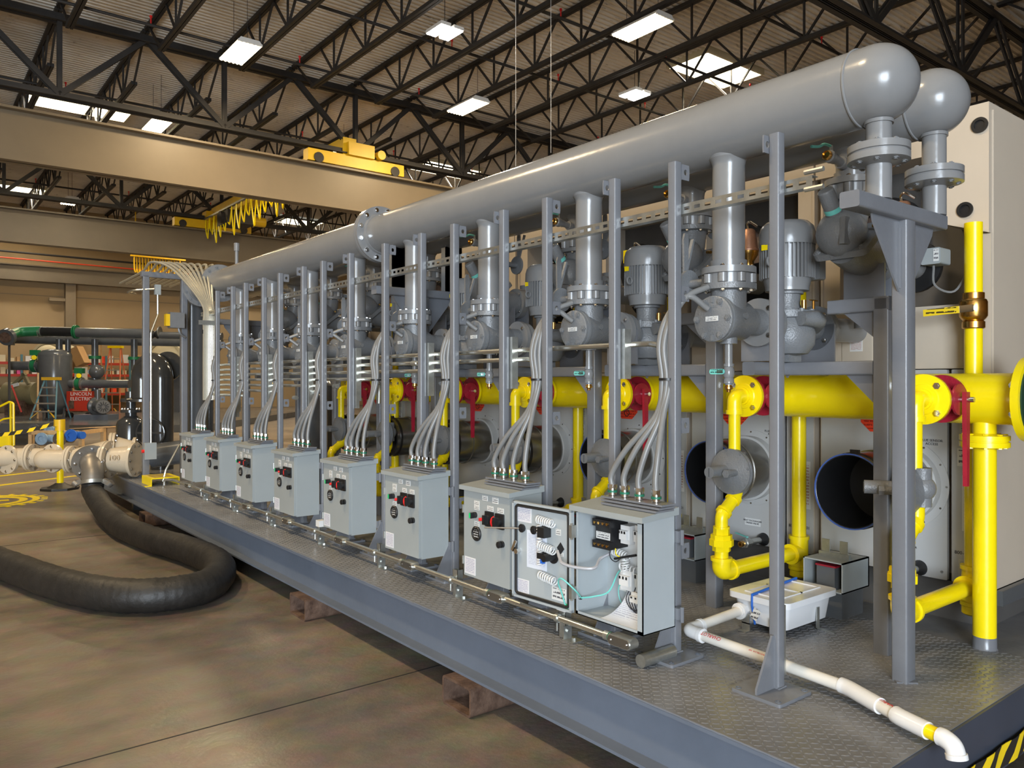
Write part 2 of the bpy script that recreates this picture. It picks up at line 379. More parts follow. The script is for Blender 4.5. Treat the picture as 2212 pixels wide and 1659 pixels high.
ORD = ['nearest', 'second', 'third', 'fourth', 'fifth', 'sixth', 'seventh', 'eighth', 'ninth', 'tenth', 'eleventh', 'twelfth', 'thirteenth', 'fourteenth', 'fifteenth', 'sixteenth']
def nth(k): return ORD[k] + (' one' if k == 0 else '') + ' from the near end'
# ------------------------------------------------------------------ the building
X0, X1, Y0, Y1 = -14.0, 27.0, -9.0, 42.6
ZR = 9.9
fl = struct('floor', MB().box(X0-6, Y0-14, -0.3, X1, Y1, 0.0), 'concrete')
# saw cut joints and painted lines lie on the slab as thin inlays
jm = MB()
for y in (2.33, 7.2, 12.07): jm.box(-6, y-0.004, -0.001, 12, y+0.004, 0.0012)
for x in (-3.6, 5.4): jm.box(x-0.004, -8, -0.001, x+0.004, 20, 0.0012)
WL[fl] = V((0,0,0)); part('floor_joint', jm, 'gasket', fl)
part('floor_marking', MB().obox((0.4, 12.75, 0.001), (9, 0.10, 0.003), Matrix.Rotation(math.radians(29), 3, 'Z')).obox((0.0, 13.75, 0.001), (9, 0.10, 0.003), Matrix.Rotation(math.radians(29), 3, 'Z')), 'yellow', fl)
lg = MB(); lc = V((-1.15, 10.35, 0.0))
lg.ring(lc, (0,0,1), 0.42, 0.33, 0.003, 28).ring(lc, (0,0,1), 0.55, 0.47, 0.003, 28)
for i in range(24):
    a = 2*PI*i/24; lg.obox(lc + V((math.cos(a)*0.60, math.sin(a)*0.60, 0.0015)), (0.07, 0.05, 0.003), Matrix.Rotation(a, 3, 'Z'))
lg.box(lc.x-0.22, lc.y-0.05, 0, lc.x+0.22, lc.y+0.05, 0.003).box(lc.x-0.12, lc.y-0.2, 0, lc.x+0.10, lc.y+0.2, 0.003)
part('floor_emblem', lg, 'yellow', fl)

SKY = [(14.1, 16.4, 11.35, 12.6), (1.0, 3.7, 25.0, 26.3), (13.8, 16.2, 24.0, 25.4), (0.6, 3.2, 38.2, 39.5), (13.2, 15.6, 37.2, 38.6), (20, 22.4, 11.35, 12.6)]
cb = MB(); pitch = 0.16; y = Y0
while y < Y1:
    prof = [(y, ZR), (y+0.05, ZR), (y+0.075, ZR+0.045), (y+0.135, ZR+0.045), (y+0.16, ZR)]
    xs = [(X0, X1)]
    for a, b, c, d in SKY:
        if y + pitch > c and y < d:
            xs = [q for p in xs for q in (((p[0], a), (b, p[1])) if p[0] < a and p[1] > b else (p,))]
    for xa, xb in xs:
        for (ya, za), (yb, zb) in zip(prof[:-1], prof[1:]):
            cb.add([(xa, ya, za), (xb, ya, za), (xb, yb, zb), (xa, yb, zb)], [(0, 3, 2, 1)])
    y += pitch
ce = struct('ceiling', cb, 'roofdeck')
struct('wall_back', MB().box(X0, Y1, 0, X1, Y1+0.3, ZR), 'concwall')
wb = bpy.data.objects['wall_back']
pj_ = MB()
for z in (1.9, 3.75, 5.6): pj_.box(X0, Y1-0.012, z-0.02, X1, Y1, z+0.02)
for x in (8.3, 11.6, 15.2, -1.5, 19): pj_.box(x-0.02, Y1-0.012, 0, x+0.02, Y1, 7)
part('panel_joint', pj_, 'column', wb)
struct('wall_left', MB().box(X0-0.3, Y0, 0, X0, Y1, ZR), 'concwall')
struct('wall_right', MB().box(X1, Y0, 0, X1+0.3, Y1, ZR), 'concwall')
wf = MB(); wf.box(X0, Y0-0.3, 0, -13.5, Y0, ZR).box(-5.7, Y0-0.3, 0, X1, Y0, ZR).box(-13.5, Y0-0.3, 5.2, -5.7, Y0, ZR)
struct('wall_front', wf, 'concwall')
for i, x in enumerate((4.65, 18.0, -8.0)):
    c = MB().box(x-0.22, Y1-0.5, 0, x+0.22, Y1, 6.9)
    if i == 0: c.box(x-0.9, Y1-0.35, 5.35, x-0.22, Y1-0.2, 5.5)
    struct('trim_%d' % (i+1), c, 'column')
# skylights
for i, (a, b, c, d) in enumerate(SKY):
    t = thing('skylight', 'bright skylight well ' + ['behind the near end of the long header pipe', 'left above the first tan runway beam', 'in mid roof above the yellow crane truck', 'far left above the second tan runway beam', 'far back above the small crane hoist', 'far right beyond the header caps'][i], 'skylight', (a, c, ZR), 'roof skylights')
    m = MB()
    for bx in ((a-0.06, c-0.06, a, d+0.06), (b, c-0.06, b+0.06, d+0.06), (a, c-0.06, b, c), (a, d, b, d+0.06)): m.box(bx[0], bx[1], ZR-0.12, bx[2], bx[3], ZR+0.55)
    part('curb', m, 'cream', t); part('pane', MB().box(a-0.05, c-0.05, ZR+0.55, (a+b)/2-0.02, d+0.05, ZR+0.58), 'sky_panel', t)
    part('pane', MB().box((a+b)/2+0.02, c-0.05, ZR+0.55, b+0.05, d+0.05, ZR+0.58), 'sky_panel', t)
    part('mullion', MB().box((a+b)/2-0.02, c, ZR+0.5, (a+b)/2+0.02, d, ZR+0.58), 'cream', t)
    l = area('skylight_glow', (0,0,0), (0,0,0), b-a, d-c, 450, (1.0, 0.95, 0.86), t); l.location = ((b-a)/2, (d-c)/2, 0.5)
# trusses (along x) and joists (along y)
TY = [5.9, 18.9, 30.4]
def angle_pair(m, p0, p1, w=0.11):
    p0, p1 = V(p0), V(p1); u, v, d = frame(p1-p0)
    m.bar(p0 + V((0, 0.05, 0)), p1 + V((0, 0.05, 0)), w*0.35, w).bar(p0 - V((0, 0.05, 0)), p1 - V((0, 0.05, 0)), w*0.35, w)
vm = MB(); angle_pair(vm, (0,0,-1.72), (0,0,0), 0.10)
dl = MB(); angle_pair(dl, (0,0,-1.72), (-1.82,0,0), 0.12); dr = MB(); angle_pair(dr, (0,0,-1.72), (1.82,0,0), 0.12)
wm = [q.mesh('web_member', 'truss') for q in (vm, dl, dr)]
for i, ty in enumerate(TY):
    t = thing('roof_truss', ['dark steel roof girder truss crossing the top right corner', 'dark steel roof girder truss above the first tan runway beam', 'dark steel roof girder truss above the second tan runway beam'][i], 'truss', (0, ty, 7.8), 'roof girder trusses')
    for nm, z0, z1 in (('top_chord', 9.50, 9.70), ('bottom_chord', 7.80, 7.95)):
        part(nm, MB().box(-8, ty-0.16, z0, X1, ty-0.03, z0+0.03).box(-8, ty+0.03, z0, X1, ty+0.16, z0+0.03).box(-8, ty-0.05, z0, X1, ty-0.02, z1).box(-8, ty+0.02, z0, X1, ty+0.05, z1), 'truss', t)
    for k in range(-2, 8):
        x = 0.84 + 3.64*k
        for me in wm: inst('web_member', me, t, (x, ty, 9.60))
YB = [Y0, 5.9, 18.9, 30.4, Y1]
ZT, ZB = 9.84, 8.95
for bi in range(4):
    ya, yb = YB[bi]+0.05, YB[bi+1]-0.05
    tc = MB().box(-0.075, ya, ZT-0.045, -0.008, yb, ZT+0.03).box(0.008, ya, ZT-0.045, 0.075, yb, ZT+0.03)
    bc = MB().box(-0.07, ya+1.2, ZB-0.04, -0.008, yb-1.2, ZB+0.04).box(0.008, ya+1.2, ZB-0.04, 0.07, yb-1.2, ZB+0.04)
    wbm = MB(); n = round((yb-ya-1.6)/1.55); st = (yb-ya-1.6)/n
    for k in range(n+1):
        yc = ya+0.8+st*k; wb_ok = ya+1.15 <= yc <= yb-1.15
        if wb_ok: wbm.bar((0, yc, ZB), (0, yc, ZT), 0.04)
        if k < n: wbm.bar((0, max(yc, ya+0.0), ZB if wb_ok else ZT), (0, yc+st/2, ZT if wb_ok else ZB), 0.045) if wb_ok else wbm.bar((0, ya+0.15, ZT), (0, ya+1.25, ZB), 0.045)
        if k < n and ya+1.15 <= yc+st <= yb-1.15: wbm.bar((0, yc+st, ZB), (0, yc+st/2, ZT), 0.045)
        if k == n: wbm.bar((0, yb-0.15, ZT), (0, yb-1.25, ZB), 0.045)
    ms = [tc.mesh('top_chord', 'truss', V((0,0,ZB))), bc.mesh('bottom_chord', 'truss', V((0,0,ZB))), wbm.mesh('web_bars', 'truss', V((0,0,ZB)))]
    for k in range(-1, 14):
        x = 0.84+1.82*k
        if bi == 0 and x < 4: continue
        t = thing('roof_joist', 'dark open-web roof joist, ' + ORD[k+1 if bi else k-2].replace('nearest', 'first') + ' from the left in the ' + ['bay over the near skid end', 'lamp-lit bay before the first truss', 'bay between the tan runway beams', 'farthest bay by the back wall'][bi], 'joist', (x, 0, ZB), 'open web roof joists bay %d' % (bi+1))
        for nm, me in zip(('top_chord', 'bottom_chord', 'web_bars'), ms):
            o = bpy.data.objects.new(nm, me); COL.objects.link(o); o.parent = t
for i, (y, z) in enumerate(((8.6, 9.2), (11.0, 9.0), (14.0, 9.2), (16.6, 9.0), (22.5, 9.2), (25.5, 9.0), (28.0, 9.2), (34.0, 9.1))):
    t = thing('sprinkler_pipe', 'thin black sprinkler pipe under the roof, ' + ORD[i].replace('nearest', 'first') + ' from the camera end', 'pipe', (8, y, z), 'roof sprinkler pipes')
    part('pipe', MB().cyl((-4, y, z), (X1, y, z), 0.035, 8), 'truss', t)
    for k in range(7):
        x = 1.5+3.3*k+0.7*(i % 2); part('sprinkler_head', MB().cyl((x, y, z), (x, y, z+0.16), 0.014, 6).cyl((x, y, z+0.16), (x, y, z+0.2), 0.03, 6), 'redbright', t)
# lamps
def lamp(x, y, z, lab, lx=0.52, ly=1.22, power=330):
    t = thing('ceiling_lamp', lab, 'lamp', (x, y, z), 'warm high bay lamps')
    part('housing', MB().prism([(x-lx/2, y-ly/2, z+0.03), (x+lx/2, y-ly/2, z+0.03), (x+lx/2-0.06, y-ly/2, z+0.11), (x-lx/2+0.06, y-ly/2, z+0.11)], (0, ly, 0)), 'reflector', t)
    part('end_plate', MB().box(x-lx/2, y-ly/2-0.01, z, x+lx/2, y-ly/2+0.02, z+0.05).box(x-lx/2, y+ly/2-0.02, z, x+lx/2, y+ly/2+0.01, z+0.05), 'reflector', t)
    for k in range(6):
        xx = x - lx/2 + lx*(k+0.5)/6; part('tube', MB().cyl((xx, y-ly/2+0.02, z+0.01), (xx, y+ly/2-0.02, z+0.01), 0.03, 8), 'tube_light', t)
    part('hanger', MB().cyl((x, y-ly*0.35, z+0.1), (x, y-ly*0.35, ZR), 0.006, 5).cyl((x, y+ly*0.35, z+0.1), (x, y+ly*0.35, ZR), 0.006, 5), 'truss', t)
    l = area('lamp_light', (0, 0, -0.05), (0, 0, 0), lx, ly, power if y < 20 else power*.7, (1.0, 0.76, 0.45), t); l.data.spread = PI
for a in ((9.9, 9.75, 8.65, 'large lamp panel high over the middle of the header pipe'), (3.85, 15.9, 8.6, 'lamp panel at upper left below the first truss chord'),
          (9.75, 15.7, 8.65, 'lamp panel at the centre before the truss'), (3.7, 22.2, 8.6, 'lamp panel just right of the left skylight'),
          (9.5, 22.0, 8.6, 'lamp panel over the yellow crane end truck'), (3.4, 34.2, 8.6, 'small far lamp panel above the second tan beam'),
          (9.3, 33.6, 8.5, 'small far lamp panel beside the crane festoon cables'), (-3.5, 9.5, 8.65, 'lamp panel left of the picture above the hose'), (-3.5, 2.5, 8.65, 'lamp panel above the camera on the left')): lamp(*a)
for i, (x, y) in enumerate(((6.98, 12.6), (12.76, 12.6), (11.2, 30.9))):
    z = 8.75; t = thing('led_lamp', ['twin white led lamp left of the big lamp panel', 'twin white led lamp above the header pipe by the right skylight', 'tiny twin white led lamp below the far crane hoist'][i], 'lamp', (x, y, z), 'white led lamps')
    if i == 2: z = 7.0; t.location = (x, y, z); WL[t] = V((x, y, z))
    for s in (-1, 1):
        part('led_panel', MB().box(x+s*0.16-0.11, y-0.28, z, x+s*0.16+0.11, y+0.28, z+0.02), 'led_light', t); part('heat_sink', MB().box(x+s*0.16-0.12, y-0.3, z+0.02, x+s*0.16+0.12, y+0.3, z+0.09), 'reflector', t)
    part('hanger', MB().cyl((x, y, z+0.08), (x, y, ZR), 0.008, 5).bar((x-0.2, y, z+0.1), (x+0.2, y, z+0.1), 0.03), 'truss', t)
    area('lamp_light', (0, 0, -0.03), (0, 0, 0), 0.5, 0.5, 70, (1.0, 0.94, 0.85), t)
for i, (u, v, d) in enumerate(((1114, 360, 14.2), (1190, 330, 15.0))):
    p = at(u, v, d); solo('hanging_wire', MB().cyl(p, (p.x, p.y, ZB), 0.006, 5), 'white', ['thin white wire hanging from the roof, left of the pair', 'thin white wire hanging from the roof, right of the pair'][i], 'wire')
# crane runway beams and cranes
for i, (y, zb, zt) in enumerate(((18.9, 6.22, 7.38), (30.4, 6.2, 7.38), (42.0, 6.2, 6.95))):
    w_ = 0.42; m = MB().box(-8, y-0.02, zb, X1, y+0.02, zt).box(-8, y-w_/2, zt-0.05, X1, y+w_/2, zt).box(-8, y-w_/2, zb, X1, y+w_/2, zb+0.06)
    solo('runway_beam', m, 'crane', ['wide tan steel runway beam, the front one in full view', 'tan steel runway beam behind the first one', 'tan runway beam along the back wall above the shelving'][i], 'beam', (8, y, zb))
for i, (x, y, z) in enumerate(((8.1, 18.9, 7.39), (7.75, 30.4, 7.39))):
    t = thing('crane_end_truck', ['yellow crane end truck riding on the front tan beam', 'yellow crane end truck riding on the second tan beam'][i], 'crane', (x, y, z), 'yellow bridge crane')
    part('truck_beam', MB().box(x-1.45, y-0.16, z+0.04, x+1.5, y+0.16, z+0.36), 'craneyellow', t)
    for s in (-1.15, 1.2): part('wheel', MB().cyl((x+s, y-0.19, z+0.14), (x+s, y+0.19, z+0.14), 0.14, 16), 'truss', t)
    part('drive_box', MB().box(x-0.3, y-0.25, z+0.36, x+0.5, y+0.25, z+0.72), 'craneyellow', t); part('motor', MB().cyl((x+0.7, y-0.3, z+0.5), (x+0.7, y+0.2, z+0.5), 0.13, 14), 'craneyellow', t)
t = thing('crane_bridge', 'long yellow crane bridge girder with hoist between the tan beams', 'crane', (7.9, 24.6, 7.8), 'yellow bridge crane')
part('girder', MB().box(7.7, 18.8, 7.74, 8.1, 30.5, 8.25), 'craneyellow', t)
part('hoist', MB().box(7.4, 27.5, 7.25, 8.4, 28.7, 7.72).cyl((7.3, 28.1, 7.5), (8.5, 28.1, 7.5), 0.22, 14), 'truss', t)
part('hoist_motor', MB().cyl((8.5, 28.1, 7.5), (9.0, 28.1, 7.5), 0.18, 14), 'craneyellow', t)
fm = MB()
for k in range(22):
    yk = 19.2+k*0.5; fm.sweep(spl([(7.45, yk, 7.75), (7.42, yk+0.1, 7.35-0.12*(k % 3)), (7.45, yk+0.25, 7.15-0.15*(k % 4)), (7.42, yk+0.4, 7.35), (7.45, yk+0.5, 7.75)], 4), 0.025, 5)
part('festoon_cable', fm, 'yellow', t)
part('festoon_rail', MB().box(7.4, 18.8, 7.76, 7.5, 30.5, 7.82), 'galv', t)
fm = MB()
for k in range(16):
    xk = 6.15+k*0.12; fm.sweep(spl([(xk, 36, 6.95), (xk+0.01, 36, 6.4), (xk+0.06, 36, 6.25-.1*(k % 3)), (xk+0.11, 36, 6.4), (xk+0.12, 36, 6.95)], 4), 0.03, 5)
fm.box(6.0, 35.95, 6.93, 8.3, 36.05, 7.0).bar((6.2, 36, 7.0), (6.2, 36, ZB), .04).bar((8.1, 36, 7.0), (8.1, 36, ZB), .04)
solo('festoon_loops', fm, 'craneyellow', 'bunched yellow crane festoon loops in front of the back wall', 'cable')
t = thing('wall_conduit', 'orange and black conductor rail along the upper back wall', 'conduit', (4, 41.5, 6.9))
part('rail', MB().cyl((-8, 41.4, 7.5), (14, 41.4, 7.35), 0.05, 6), 'truss', t); part('conductor', MB().cyl((-8, 41.2, 7.2), (14, 41.2, 7.0), 0.03, 6), 'orange', t)
t = thing('wall_lamp', 'small dark lamp on the back wall with bent conduits', 'lamp', tuple(at(226, 700, 41)))
p = at(226, 700, 41); part('shade', MB().lathe(p, (0,0,1), [(0.32, 0), (0.30, 0.05), (0.1, 0.14), (0.08, 0.2)], 14), 'trusslight', t)
part('arm', MB().sweep(fil([p+V((0.1,0,0.1)), p+V((0.1,0,0.35)), p+V((0.6,0,0.35))], 0.1), 0.02, 6).sweep(fil([p+V((-0.1,0,0.1)), p+V((-0.1,0,0.35)), p+V((-0.6,0,0.35))], 0.1), 0.02, 6), 'trusslight', t)
# ------------------------------------------------------------------ the skid platform
LY = 10.9; WX = 3.3; ZBM = 0.133
sk = thing('skid_platform', 'long grey steel skid platform with tread plate deck', 'platform', (1.6, 4.6, ZBM))
part('deck_plate', MB().box(0.0, 0.0, ZD-0.008, WX, 1.355, ZD).box(0.0, 1.358, ZD-0.008, WX, LY, ZD), 'deckpaint', sk)
lv = []; lf = []
def lug(x, y, ang):
    c, s = math.cos(ang), math.sin(ang); o = len(lv); L_, W_, H_ = 0.013, 0.0045, 0.0026
    for a, b, h in ((-L_, 0, 0), (0, -W_, 0), (L_, 0, 0), (0, W_, 0), (-L_*0.45, 0, H_), (L_*0.45, 0, H_)):
        lv.append((x+a*c-b*s, y+a*s+b*c, ZD+h))
    lf.extend(((o, o+1, o+4), (o+1, o+5, o+4), (o+1, o+2, o+5), (o+2, o+3, o+5), (o+3, o+4, o+5), (o+3, o, o+4)))
st = 0.0245; iy = 0
yy = 0.02
while yy < 8.4:
    ix = 0; xx = 0.02
    lim = 1.5 if yy < 1.6 else (1.2 if yy < 2.6 else 0.46)
    while xx < lim:
        lug(xx, yy, PI/4 if (ix+iy) % 2 else -PI/4); xx += st; ix += 1
    yy += st; iy += 1
lm = MB(); lm.v = lv; lm.f = lf
part('tread_lugs', lm, 'deckpaint', sk, kind='stuff', ang=80)
fb = MB().box(0, 0, ZD-0.020, 0.13, LY, ZD-0.008).box(0, 0, ZBM, 0.13, LY, ZBM+0.012).box(0.062, 0, ZBM+0.012, 0.070, LY, ZD-0.020)
part('front_beam', fb, 'beamblue', sk)
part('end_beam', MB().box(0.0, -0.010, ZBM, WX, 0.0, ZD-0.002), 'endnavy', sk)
part('back_beam', MB().box(WX-0.1, 0, ZBM, WX, LY, ZD-0.008), 'beamblue', sk); part('far_beam', MB().box(0.13, LY-0.08, ZBM, WX-0.1, LY, ZD-0.008), 'beamblue', sk)
for k in range(5): part('cross_beam', MB().box(0.13, 0.9+1.8*k, ZBM+0.02, WX-0.1, 1.0+1.8*k, ZD-0.008), 'beamblue', sk)
wd = MB()
for k in range(8): wd.sweep([(0.002, 0.02+1.15*k+0.02*j, ZD-0.006+0.002*random.random()) for j in range(56)], 0.0035, 5)
part('edge_weld', wd, 'beamblue', sk)
# hollow dunnage tubes
for i, (y, ln) in enumerate(((1.70, 0.225), (3.45, 0.24), (7.35, 0.26))):
    m = MB(); o = rrect(ln, ZBM, 0.02, 3); q = rrect(ln-0.022, ZBM-0.022, 0.012, 3); n = len(o); xa, xb = -0.06, 3.2; yc = y+ln/2; zc = ZBM/2
    vs = [(xa, yc+a, zc+b) for a, b in o] + [(xa, yc+a, zc+b) for a, b in q] + [(xb, yc+a, zc+b) for a, b in o] + [(xb, yc+a, zc+b) for a, b in q]
    fs = []
    for k in range(n):
        j = (k+1) % n; fs += [(k, j, n+j, n+k), (2*n+k, 3*n+k, 3*n+j, 2*n+j), (k, 2*n+k, 2*n+j, j), (n+k, n+j, 3*n+j, 3*n+k)]
    m.add(vs, fs)
    solo('dunnage_tube', m, 'rust', ['rusty hollow steel tube under the skid, nearest to the camera', 'rusty hollow steel tube under the middle of the skid front', 'dark steel tube under the far end of the skid'][i], 'tube', (1.5, yc, 0), 'steel tubes carrying the skid')

# ------------------------------------------------------------------ posts of the front row
PY = [0.502, 0.966, 1.30, 1.75, 2.09, 2.545, 2.89, 3.335, 3.82, 4.26, 4.61, 5.08, 5.44, 5.88, 6.22, 6.67]
PS = 0.041; ZP = 2.352
def tab(m, x, y, z, s):
    w_, h_ = 0.046, 0.062; pts = []; n = 16
    cx = x + s*w_*0.56; r = 0.012; ps = []
    for i in range(n):
        a = 2*PI*(i+0.5)/n; c, sn = math.cos(a), math.sin(a); k = 1/max(abs(c)/(w_/2), abs(sn)/(h_/2))
        ps.append((c*k, sn*k, c*r*0.9, sn*r))
    vs = []; t = 0.006; mx = x + s*w_/2
    for yy in (y, y+t):
        vs += [(mx+a, yy, z+b) for a, b, _, _ in ps]; vs += [(mx+c, yy, z+d) for _, _, c, d in ps]
    fs = []
    for i in range(n):
        j = (i+1) % n; fs += [(i, j, n+j, n+i), (2*n+i, 3*n+i, 3*n+j, 2*n+j), (i, 2*n+i, 2*n+j, j), (n+i, n+j, 3*n+j, 3*n+i)]
    m.add(vs, fs)
for i, y in enumerate(PY):
    x0 = 0.42; xc = x0+PS/2; yc = y+PS/2
    t = thing('support_post', 'grey square steel support post of the front row, ' + nth(i), 'post', (xc, yc, ZD), 'front row support posts')
    if i < 2:
        part('tube', MB().rbar((xc, yc, ZD), (xc, yc, ZP), PS, PS, 0.007), 'frame', t)
        part('base_plate', MB().prism([(xc-0.035+a, yc+b, ZD) for a, b in rrect(0.2, 0.2, 0.012)], (0, 0, 0.012)), 'frame', t)
        part('gusset', MB().prism([(x0, yc-0.004, ZD+0.012), (x0, yc-0.004, ZD+0.20), (x0-0.012, yc-0.004, ZD+0.20), (x0-0.105, yc-0.004, ZD+0.03), (x0-0.105, yc-0.004, ZD+0.012)], (0, 0.008, 0)), 'frame', t)
        for dx, dy in ((-0.115, -0.08), (-0.115, 0.08), (0.045, -0.08), (0.045, 0.08)):
            part('bolt_hole', MB().ring((xc+dx, yc+dy, ZD+0.012), (0,0,1), 0.011, 0.007, 0.0015, 12), 'beamblue', t)
        part('weld', MB().sweep([(x0-0.001, yc, ZD+0.02+0.018*j) for j in range(10)], 0.005, 6).sweep([(x0-0.002, y-0.002, ZD+0.014), (x0+PS, y-0.002, ZD+0.014), (x0+PS+0.002, y+PS, ZD+0.014)], 0.004, 6), 'frame', t)
        s = 1 if i % 2 else -1
        for k, z in enumerate((2.315, 1.825, 1.293, 0.787) if s > 0 else (2.315,)):
            m = MB(); tab(m, x0+PS if s > 0 else x0+.018, y if s > 0 else y+PS, z, s); part('lug_tab', m, 'frame', t)
        if i == 0:
            PO = t
            part('galvanised_strip', MB().box(x0+PS, y+0.005, ZD+0.05, x0+PS+0.012, y+0.045, ZD+0.30), 'galv', t)
        else: PE = t
    else:
        src = PE if i % 2 else PO
        for ch in CHN[src]:
            if ch.name.startswith('galvan'): continue
            CHN.setdefault(t, []).append(copytree(ch, parent=t))
# galvanised slotted strut along the posts
def slotted(m, x, y0, y1, zc, h=0.041, p=0.0508):
    m.box(x-0.002, y0, zc+0.007, x, y1, zc+h/2).box(x-0.002, y0, zc-h/2, x, y1, zc-0.007)
    y = y0
    while y < y1: m.box(x-0.002, y, zc-0.007, x, min(y+p-0.028, y1), zc+0.007); y += p
    m.box(x, y0, zc+h/2-0.002, x+0.036, y1, zc+h/2).box(x, y0, zc-h/2, x+0.036, y1, zc-h/2+0.002)
m = MB(); slotted(m, 0.466, 0.40, 7.3, 2.165)
t = thing('slotted_strut', 'long galvanised slotted strut channel bolted behind the post tops', 'strut', (0.48, 3.9, 2.14)); part('channel', m, 'galv', t)
part('end_nut', MB().cyl((0.468, 0.43, 2.14), (0.468, 0.36, 2.14), 0.009, 8).cyl((0.468, 0.43, 2.20), (0.468, 0.36, 2.20), 0.009, 8), 'galv', t)

# ------------------------------------------------------------------ control boxes
BX0, BX1, BW, BZ0, BZ1 = 0.212, 0.40, 0.375, 0.50, 0.945
def box_shell(t, y):
    part('rain_lid', MB().prism([(BX0-0.022, y-0.016, BZ1-0.012), (BX0-0.022, y-0.016, BZ1+0.010), (BX1+0.004, y-0.016, BZ1+0.030), (BX1+0.004, y-0.016, BZ1)], (0, BW+0.032, 0)), 'boxgrey', t)
    for k in range(3):
        part('strut_plate', MB().box(BX0+0.075-0.012*k, y-0.03+0.004*k, BZ1+0.042-0.011*k, BX0+0.155, y+BW*0.80-0.012*k, BZ1+0.050-0.011*k), 'frame', t)
    for z in (BZ1-0.09, BZ0+0.05):
        part('post_bracket', MB().box(BX1-0.002, y-0.018, z-0.02, BX1+0.03, y+0.012, z+0.025).cyl((BX1+0.015, y-0.022, z-0.03), (BX1+0.015, y-0.022, z+0.03), 0.008, 8), 'frame', t)
def nameplate(t, y, z, wy, hz, mt='print_small', x=BX0-0.004):
    part('nameplate', MB().box(x-0.0015, y-wy/2, z-hz/2, x, y+wy/2, z+hz/2), mt, t)
def closed_box(y, lab):
    t = thing('control_box', lab, 'control box', (0.30, y+BW/2, BZ0), 'closed grey control boxes')
    part('body', MB().box(BX0+0.016, y, BZ0, BX1, y+BW, BZ1), 'boxgrey', t); box_shell(t, y)
    d = part('door', MB().prism([(BX0-0.004, y+BW/2+a, (BZ0+BZ1)/2-0.004+b) for a, b in rrect(BW-0.004, BZ1-BZ0-0.02, 0.004)], (0.02, 0, 0)), 'boxgrey', t)
    H = BZ1-BZ0-0.02; zt = BZ1-0.016
    def pt(s, q): return y+BW*(1-s), zt-H*q
    for s, q, a, b in ((.48, .05, .043, .024), (.70, .055, .046, .028), (.30, .125, .043, .022), (.30, .178, .043, .022), (.595, .155, .048, .024), (.81, .155, .048, .024), (.30, .36, .040, .026)):
        yy, zz = pt(s, q); nameplate(d, yy, zz, a, b)
    yy, zz = pt(.15, .87); part('warning_label', MB().box(BX0-0.0055, yy-.045, zz-.042, BX0-0.004, yy+.045, zz+.042), 'print_warn', d)
    x = BX0-0.004
    yy, zz = pt(.27, .265); sw = part('selector_switch', MB().cyl((x, yy, zz), (x-.016, yy, zz), .015, 16).box(x-.032, yy-.004, zz-.014, x-.016, yy+.004, zz+.014), 'black', t)
    part('indicator', MB().box(x-.034, yy+.0, zz-.012, x-.030, yy+.010, zz+.012), 'greenlamp', sw)
    for k, s in enumerate((.585, .80)):
        yy, zz = pt(s, .275); q = part('disconnect_plate', MB().prism([(x, yy+a, zz+b) for a, b in rrect(.066, .072, .004)], (-.008, 0, 0)), 'black', t)
        part('knob', MB().cyl((x-.008, yy, zz), (x-.026, yy, zz), .022, 16).box(x-.042, yy-.008, zz-.022, x-.026, yy+.008, zz+.022), 'black', q)
        if k == 0: part('red_grip', MB().cyl((x-.030, yy+.018, zz), (x-.048, yy+.024, zz), .008, 10), 'redbright', q)
        else: part('red_grip', MB().sweep(spl([(x-.028, yy+.012, zz+.024), (x-.036, yy+.020, zz+.014), (x-.036, yy+.024, zz-.008), (x-.028, yy+.024, zz-.026)], 4), .0045, 6), 'redbright', q)
    yy, zz = pt(.30, .475); hm = part('hour_meter', MB().lathe((x, yy, zz), (-1, 0, 0), [(.037, 0), (.037, .006), (.033, .010), (.026, .010), (.024, .006)], 28), 'black', t)
    part('meter_face', MB().cyl((x-.006, yy, zz), (x-.0075, yy, zz), .023, 24), 'print_meter', hm)
    for k in range(3):
        a = PI/2+2*PI*k/3; part('screw', MB().cyl((x-.009, yy+.030*math.cos(a), zz+.030*math.sin(a)), (x-.012, yy+.030*math.cos(a), zz+.030*math.sin(a)), .003, 8), 'chrome', hm)
    yy, zz = pt(.85, .52); part('latch_knob', MB().cyl((x, yy, zz), (x-.012, yy, zz), .016, 12).lathe((x-.012, yy, zz), (-1, 0, 0), [(.010, 0), (.016, .006), (.016, .016), (.008, .02)], 8), 'black', t)
    for z in (BZ0+.08, BZ1-.11): part('hinge', MB().box(x-.004, y+BW-.001, z-.016, x+.02, y+BW+.006, z+.016).cyl((x-.002, y+BW+.004, z-.02), (x-.002, y+BW+.004, z+.02), .005, 8), 'galv', t)
    return t
BY = [0.95, 1.764, 2.566, 3.40, 4.262, 5.09, 5.90, 6.69]
cb0 = closed_box(BY[1], 'closed grey control box right behind the opened door of the nearest box')
for k in range(2, 8): copytree(cb0, (0, BY[k]-BY[1], 0), label='closed grey control box with red handled switches, ' + nth(k))

